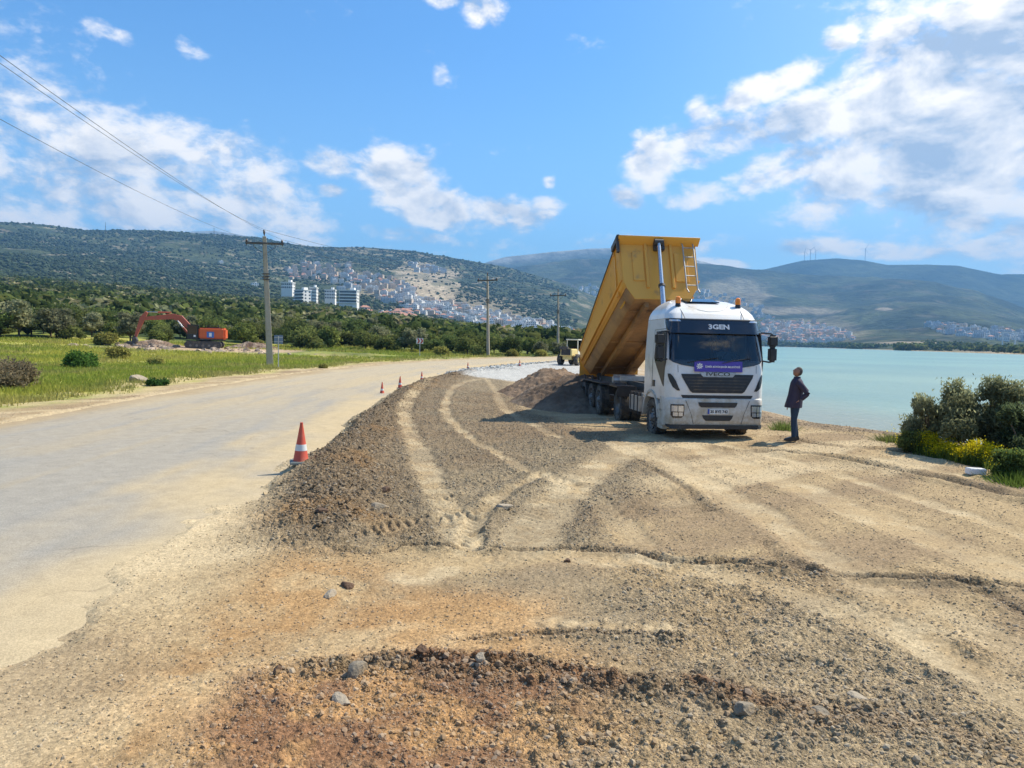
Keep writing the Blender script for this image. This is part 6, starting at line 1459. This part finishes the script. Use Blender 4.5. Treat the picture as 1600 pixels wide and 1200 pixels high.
_p = (1+5**.5)/2; ICV = np.array([(-1, _p, 0), (1, _p, 0), (-1, -_p, 0), (1, -_p, 0), (0, -1, _p), (0, 1, _p), (0, -1, -_p), (0, 1, -_p), (_p, 0, -1), (_p, 0, 1), (-_p, 0, -1), (-_p, 0, 1)])/math.hypot(1, _p)
ICT = np.array([(0, 11, 5), (0, 5, 1), (0, 1, 7), (0, 7, 10), (0, 10, 11), (1, 5, 9), (5, 11, 4), (11, 10, 2), (10, 7, 6), (7, 1, 8), (3, 9, 4), (3, 4, 2), (3, 2, 6), (3, 6, 8), (3, 8, 9), (4, 9, 5), (2, 4, 11), (6, 2, 10), (8, 6, 7), (9, 8, 1)])
stm = attr_mat('stone', .9, .25, .12, 25)
n_ = 420000; rr_ = 3.4*(34/3.4)**RNG.random(n_); aa_ = RNG.uniform(R(-41), R(43), n_); x_, y_ = rr_*np.sin(aa_), rr_*np.cos(aa_); z_, lo_, al_ = samp(x_, y_)
cl_ = fbm(x_, y_, 1.6, 3, 151); pk = RNG.random(n_) < np.clip(lo_-.12, 0, 1.4)*.66*S(.30, .62, cl_+.08)+.05; pk &= ~inpoly(x_, y_, LAKE)
x_, y_, z_, rr_, lo_, al_ = x_[pk], y_[pk], z_[pk], rr_[pk], lo_[pk], al_[pk]; n_ = len(x_)
s_ = (.0019+.00048*rr_)*(1+1.0*RNG.pareto(2.3, n_)); s_ = np.minimum(s_, .011+.014*lo_); q = RNG.random((n_, 1)); pal = np.array([[.36, .29, .195], [.28, .22, .15], [.20, .155, .10], [.44, .38, .285], [.27, .18, .11], [.25, .22, .18]])
col = pal[RNG.integers(0, 6, n_)]*(.8+.4*RNG.random((n_, 1))); col = col*.42+al_*.66
stones('gravel', x_, y_, z_, s_, col, stm, 'loose gravel and pebbles strewn over the bare ground')
# clods on the berm and the dug ridge
n_ = 8000; k_ = RNG.random(n_); bp = np.array(BERM); bs_ = np.r_[0, np.cumsum(np.hypot(*np.diff(bp, axis=0).T))]; q = k_**1.5*bs_[-1]*.8; x_ = np.interp(q, bs_, bp[:, 0])+RNG.normal(size=n_)*.42; y_ = np.interp(q, bs_, bp[:, 1])+RNG.normal(size=n_)*.42
m1_ = 1500; mp_ = np.array(MOUND); ms_ = np.r_[0, np.cumsum(np.hypot(*np.diff(mp_, axis=0).T))]; q = RNG.random(m1_)*ms_[-1]; x_ = np.r_[x_, np.interp(q, ms_, mp_[:, 0])+RNG.normal(size=m1_)*.13]; y_ = np.r_[y_, np.interp(q, ms_, mp_[:, 1])+RNG.normal(size=m1_)*.12]
z_, lo_, al_ = samp(x_, y_); s_ = np.r_[.016*(1+.9*RNG.pareto(3, n_)), .011*(1+.8*RNG.pareto(3, m1_))]; s_ = np.minimum(s_, np.r_[np.full(n_, .065), np.full(m1_, .026)]); col = al_*(.75+.6*RNG.random((len(x_), 1)))
stones('soil_clods', x_, y_, z_, s_, col, stm, 'dark crumbly clods along the bank and the dug strip')
# grit on the carriageway edge, stone edging of the pale layer, rubble by the excavator
n_ = 420; q = RNG.random(n_); e0 = np.array([gp(p, r__) for p, r__ in ((700, 586), (740, 578), (780, 573), (830, 568), (870, 565))]); sq = q*4; x_ = np.interp(sq, range(5), e0[:, 0])+RNG.normal(size=n_)*.3; y_ = np.interp(sq, range(5), e0[:, 1])+RNG.normal(size=n_)*.6; z_, _, _ = samp(x_, y_)
stones('edging_stones', x_, y_, z_, .07+.13*RNG.random(n_), np.array([.40, .40, .37])*(.6+.7*RNG.random((n_, 1))), stm, 'grey stones lining the edge of the pale crushed stone')
n_ = 300; x_ = ex[0]+RNG.normal(size=n_)*5; y_ = ex[1]+RNG.normal(size=n_)*2.4-1.0; pk = np.abs(x_-EX.location.x) > 2.2; x_, y_ = x_[pk], y_[pk]; n_ = len(x_); z_, _, _ = samp(x_, y_)
stones('rubble', x_, y_, z_, .12+.5*RNG.random(n_)**3, np.array([.36, .28, .21])*(.6+.7*RNG.random((n_, 1))), stm, 'pinkish dug stones lying round the excavator')
heap(*[v+d for v, d in zip(pol(395, 104), (0, 0))], 4.0, 1.6, 1.0, 0, 'low brown spoil heap right of the excavator', 611, (.16, .10, .07), (.33, .25, .18))['group'] = 'spoil beside the excavator'
heap(*pol(238, 102), 4.2, 1.4, .8, 0, 'low stony spoil heap under the excavator arm', 612, (.24, .17, .12), (.38, .30, .22))['group'] = 'spoil beside the excavator'
# single rocks
GR = mat('grey_rock', (.22, .185, .135), .9, var=.3, vscale=18, bump=.7, bscale=40, dirt=(.33, .24, .14), dscale=8, dlo=.45, dhi=.7); PR = mat('pale_rock', (.34, .28, .20), .9, var=.2, vscale=18, bump=.6, bscale=40); BR = mat('brown_clod', (.12, .07, .04), .95, var=.3, vscale=20, bump=1, bscale=50)
def rock(px, py, w_, h_, m, label, seed, d_=None):
    x, y, z = GP(px, py); g = random.Random(seed); bm = bmesh.new(); bmesh.ops.create_icosphere(bm, subdivisions=3, radius=1)
    pl_ = [(Vector((g.gauss(0, 1), g.gauss(0, 1), g.gauss(0, .8))).normalized(), g.uniform(.55, .85)) for _ in range(9)]
    for v in bm.verts:
        c = v.co.copy()
        for nrm, dd in pl_:
            k = c.dot(nrm)
            if k > dd: c -= nrm*(k-dd)
        c *= 1+.05*math.sin(c.x*9+seed)*math.cos(c.y*11); v.co = Vector((c.x*w_/2/.8, c.y*(d_ or w_*.8)/2/.8, c.z*h_/2/.75))
    me = bpy.data.meshes.new('rock'); bm.to_mesh(me); bm.free()
    for f in me.polygons: f.use_smooth = False
    o = link('rock', me, m); o.location = (x, y, gz(x, y)+h_*.12); o.rotation_euler = (g.uniform(-.3, .3), g.uniform(-.3, .3), g.random()*6); tag(o, label, 'rock'); return o
rock(558, 1054, .15, .12, GR, 'grey angular rock standing on the dark red strip in the foreground', 1); rock(533, 1096, .15, .04, PR, 'flat pale slab lying just below the grey angular rock', 2, .10); rock(515, 932, .13, .06, PR, 'pale rock on the orange earth left of the tracks', 3)
rock(543, 918, .14, .06, BR, 'flat brown stone right behind the pale rock on orange earth', 4); rock(752, 1050, .09, .05, PR, 'whitish stone in the dark red strip, right of the grey angular rock', 5); rock(784, 797, .26, .09, PR, 'flat sandy rock between the crossing wheel tracks', 6); rock(591, 793, .24, .07, GR, 'thin grey slab right of the gravel bank', 7)
rock(504, 808, .17, .10, BR, 'reddish-brown clod at the near foot of the bank', 8); rock(1281, 1122, .13, .08, GR, 'rounded stone in the coarse gravel at lower right', 9); rock(1343, 1098, .15, .05, PR, 'flat pale stone right of the rounded stone in the gravel', 10); rock(660, 1032, .10, .07, BR, 'dark clod on the dug strip right of the grey angular rock', 11); rock(433, 1058, .07, .05, BR, 'dark clod at the left end of the dug strip', 12)
rock(602, 770, .17, .09, BR, 'dark clod on grey soil right of the big cone', 13); rock(1162, 1120, .12, .08, GR, 'grey stone in the gravel left of the rounded stone', 14); rock(215, 597, .9, .45, PR, 'pinkish boulder in the grass at the field edge', 15); rock(886, 880, .08, .05, BR, 'small dark clod below the blade line', 16)
for i, (px, py, w_, lb) in enumerate(((1371, 672, .5, 'dark rock at the waterline, rightmost of four'), (1338, 666, .4, 'dark rock at the waterline, second from right'), (1322, 662, .3, 'dark rock at the waterline, third from right'), (1222, 645, .35, 'dark rock at the waterline just left of the man'))): rock(px, py, w_, w_*.5, mat('wet_rock', (.06, .055, .045), .5, var=.3) if i == 0 else bpy.data.materials['wet_rock'], lb, 30+i)
x, y, _ = GP(1524, 741); o = MB().box((0, 0, .05), (.34, .16, .12)).build('concrete_block', LETTER, None, bevel=.015); o.location = (x, y, gz(x, y)); o.rotation_euler = (0, .05, .1); tag(o, 'small white block lying in front of the yellow flowers', 'block')
# ================================================================== SHRUBS BY THE WATER
def bigshrub(px, py, w_, h_, n, col, seed, label, lsz=.019):
    x, y, _ = GP(px, py); E = empty('shrub', (x, y, gz(x, y)-.03), 0, label, 'shrub'); g = random.Random(seed); lo_ = []
    for k in range(20): a = g.random()*6.28; q = w_*.40*g.random()**.6; s = w_*(.10+.06*g.random()); lo_.append((q*math.cos(a), q*math.sin(a)*.8, h_*(.14+.68*g.random()), s, s, s*1.2))
    me = crown_mesh('foliage', crown(n, lo_, lsz, 2.3, col, seed, core=.4, shell=.6, hue=.12, up=.5)); me.materials.append(LEAFN); link('foliage', me, None, E)
    tips = np.random.default_rng(seed); nt = 900; l_ = np.array(lo_)[tips.integers(0, 20, nt)]; 
    C = np.stack([l_[:, 0]+tips.normal(size=nt)*l_[:, 3]*.6, l_[:, 1]+tips.normal(size=nt)*l_[:, 3]*.6, l_[:, 2]+l_[:, 5]*(.85+.35*tips.random(nt))], 1); V_, Q_ = leaves(C, lsz*.8, 2.6, tips, 1.2)
    m2 = arr_mesh('foliage', V_, Q_, False); vattr(m2, 'albedo', np.repeat(np.array(col)*(1.1+.5*tips.random((nt, 1))), 4, 0)); m2.materials.append(LEAFN); link('young_shoots', m2, None, E)
    for k, l in enumerate(lo_): MB().tube([(l[0]*.15, l[1]*.15, -.1), (l[0]*.5, l[1]*.5, l[2]*.5), (l[0], l[1], l[2])], [.028, .02, .008], 6).build('stem', BARK, E)
bigshrub(1457, 704, 1.5, 1.35, 14000, (.25, .26, .145), 71, 'grey-green leafy shrub on the shore, leftmost of three beside the flowers'); bigshrub(1530, 714, 2.3, 1.75, 26000, (.235, .245, .13), 72, 'tallest grey-green leafy shrub on the shore, behind the yellow flowers')
bigshrub(1612, 728, 1.6, 1.40, 15000, (.11, .14, .065), 73, 'dark green leafy shrub at the right edge of the picture'); bigshrub(1425, 706, .75, .42, 5000, (.15, .17, .05), 74, 'low green bush at the left foot of the shore shrubs')
bigshrub(1580, 745, .9, .5, 6000, (.10, .14, .04), 75, 'low dark green plant right of the yellow flowers')
fa = np.array([gp(p, q) for p, q in ((1440, 712), (1470, 722), (1500, 731), (1540, 738), (1575, 742))]); n_ = 3600; q = RNG.random(n_)*4; x_ = np.interp(q, range(5), fa[:, 0])+RNG.normal(size=n_)*.10; y_ = np.interp(q, range(5), fa[:, 1])+RNG.normal(size=n_)*.40+.30; pk = S(.3, .55, fbm(x_, y_, 1.4, 2, 172)+.06) > RNG.random(n_); x_, y_ = x_[pk], y_[pk]; n_ = len(x_); HR = RNG.random(n_); z_, _, _ = samp(x_, y_)
tufts('flower_stalks', x_, y_, z_, .08+.34*fbm(x_, y_, 2.5, 2, 171)*(.5+.9*HR), np.full(n_, .012), np.tile(np.array([.14, .19, .04]), (n_, 1))*(.7+.6*RNG.random((n_, 1))), 4, GRASSM, 'green stalks under the yellow flowers by the shore', lean=.2)
C = np.stack([np.repeat(x_, 3)+RNG.normal(size=3*n_)*.05, np.repeat(y_, 3)+RNG.normal(size=3*n_)*.05, np.repeat(z_+.04+.34*fbm(x_, y_, 2.5, 2, 171)*(.5+.9*HR), 3)+.20*RNG.random(3*n_)-.05], 1); V_, Q_ = leaves(C, .014, 1.0, RNG); me = arr_mesh('yellow_flowers', V_, Q_, False); vattr(me, 'albedo', np.repeat(np.array([.72, .60, .02])*(.75+.35*RNG.random((3*n_, 1))), 4, 0)); tag(link('yellow_flowers', me, GRASSM), 'mass of small bright yellow flowers in front of the shore shrubs', kind='stuff')
# weeds
def weed(px, py, w_, h_, n, col, label):
    x, y, _ = GP(px, py); g = RNG; P_ = g.normal(size=(n, 2))*w_*.3; z0 = gz(x, y); z_ = samp(x+P_[:, 0], y+P_[:, 1])[0]-z0; h__ = h_*(.5+.7*g.random(n))*np.exp(-(np.hypot(*P_.T)/w_)**2); a = g.random(n)*6.28; k = np.full(n, .010)
    A = np.stack([P_[:, 0]+np.cos(a)*k, P_[:, 1]+np.sin(a)*k, z_-.02], 1); B = np.stack([P_[:, 0]-np.cos(a)*k, P_[:, 1]-np.sin(a)*k, z_-.02], 1); Cc = np.stack([P_[:, 0]*1.5+g.normal(size=n)*.05, P_[:, 1]*1.5+g.normal(size=n)*.05, z_+h__], 1)
    me = arr_mesh('weed', np.stack([A, B, Cc], 1).reshape(-1, 3), np.arange(3*n).reshape(n, 3), False); vattr(me, 'albedo', np.repeat(np.array(col)*(.7+.6*g.random((n, 1))), 3, 0)); o = link('weed', me, GRASSM); o.location = (x, y, z0); tag(o, label, 'plant'); return o
weed(1225, 672, .5, .28, 420, (.14, .19, .05), 'tuft of green grass between the lorry and the man'); weed(1395, 690, .6, .2, 500, (.13, .15, .05), 'low weeds at the water edge left of the shore shrubs'); weed(1590, 755, .7, .22, 600, (.10, .15, .03), 'low green weeds at the right edge in front of the shrubs')
# ================================================================== HAZE
hm = MB().box((0, 0, 465), (15600, 15600, 1050)); hz = bpy.data.materials.new('haze'); hz.use_nodes = True; t = NT(hz.node_tree); t.n.clear()
pv = t.new('ShaderNodeVolumePrincipled'); pv.inputs['Density'].default_value = 1.5e-4; pv.inputs['Color'].default_value = (.21, .47, .82, 1); pv.inputs['Anisotropy'].default_value = .1
o = t.new('ShaderNodeOutputMaterial'); t.l.new(pv.outputs[0], o.inputs['Volume'])
ho = hm.build('haze', hz, flat=True); tag(ho, 'thin blue air between the road and the far mountains', kind='stuff')
sc.cycles.volume_step_rate = 50; sc.cycles.volume_bounces = 0
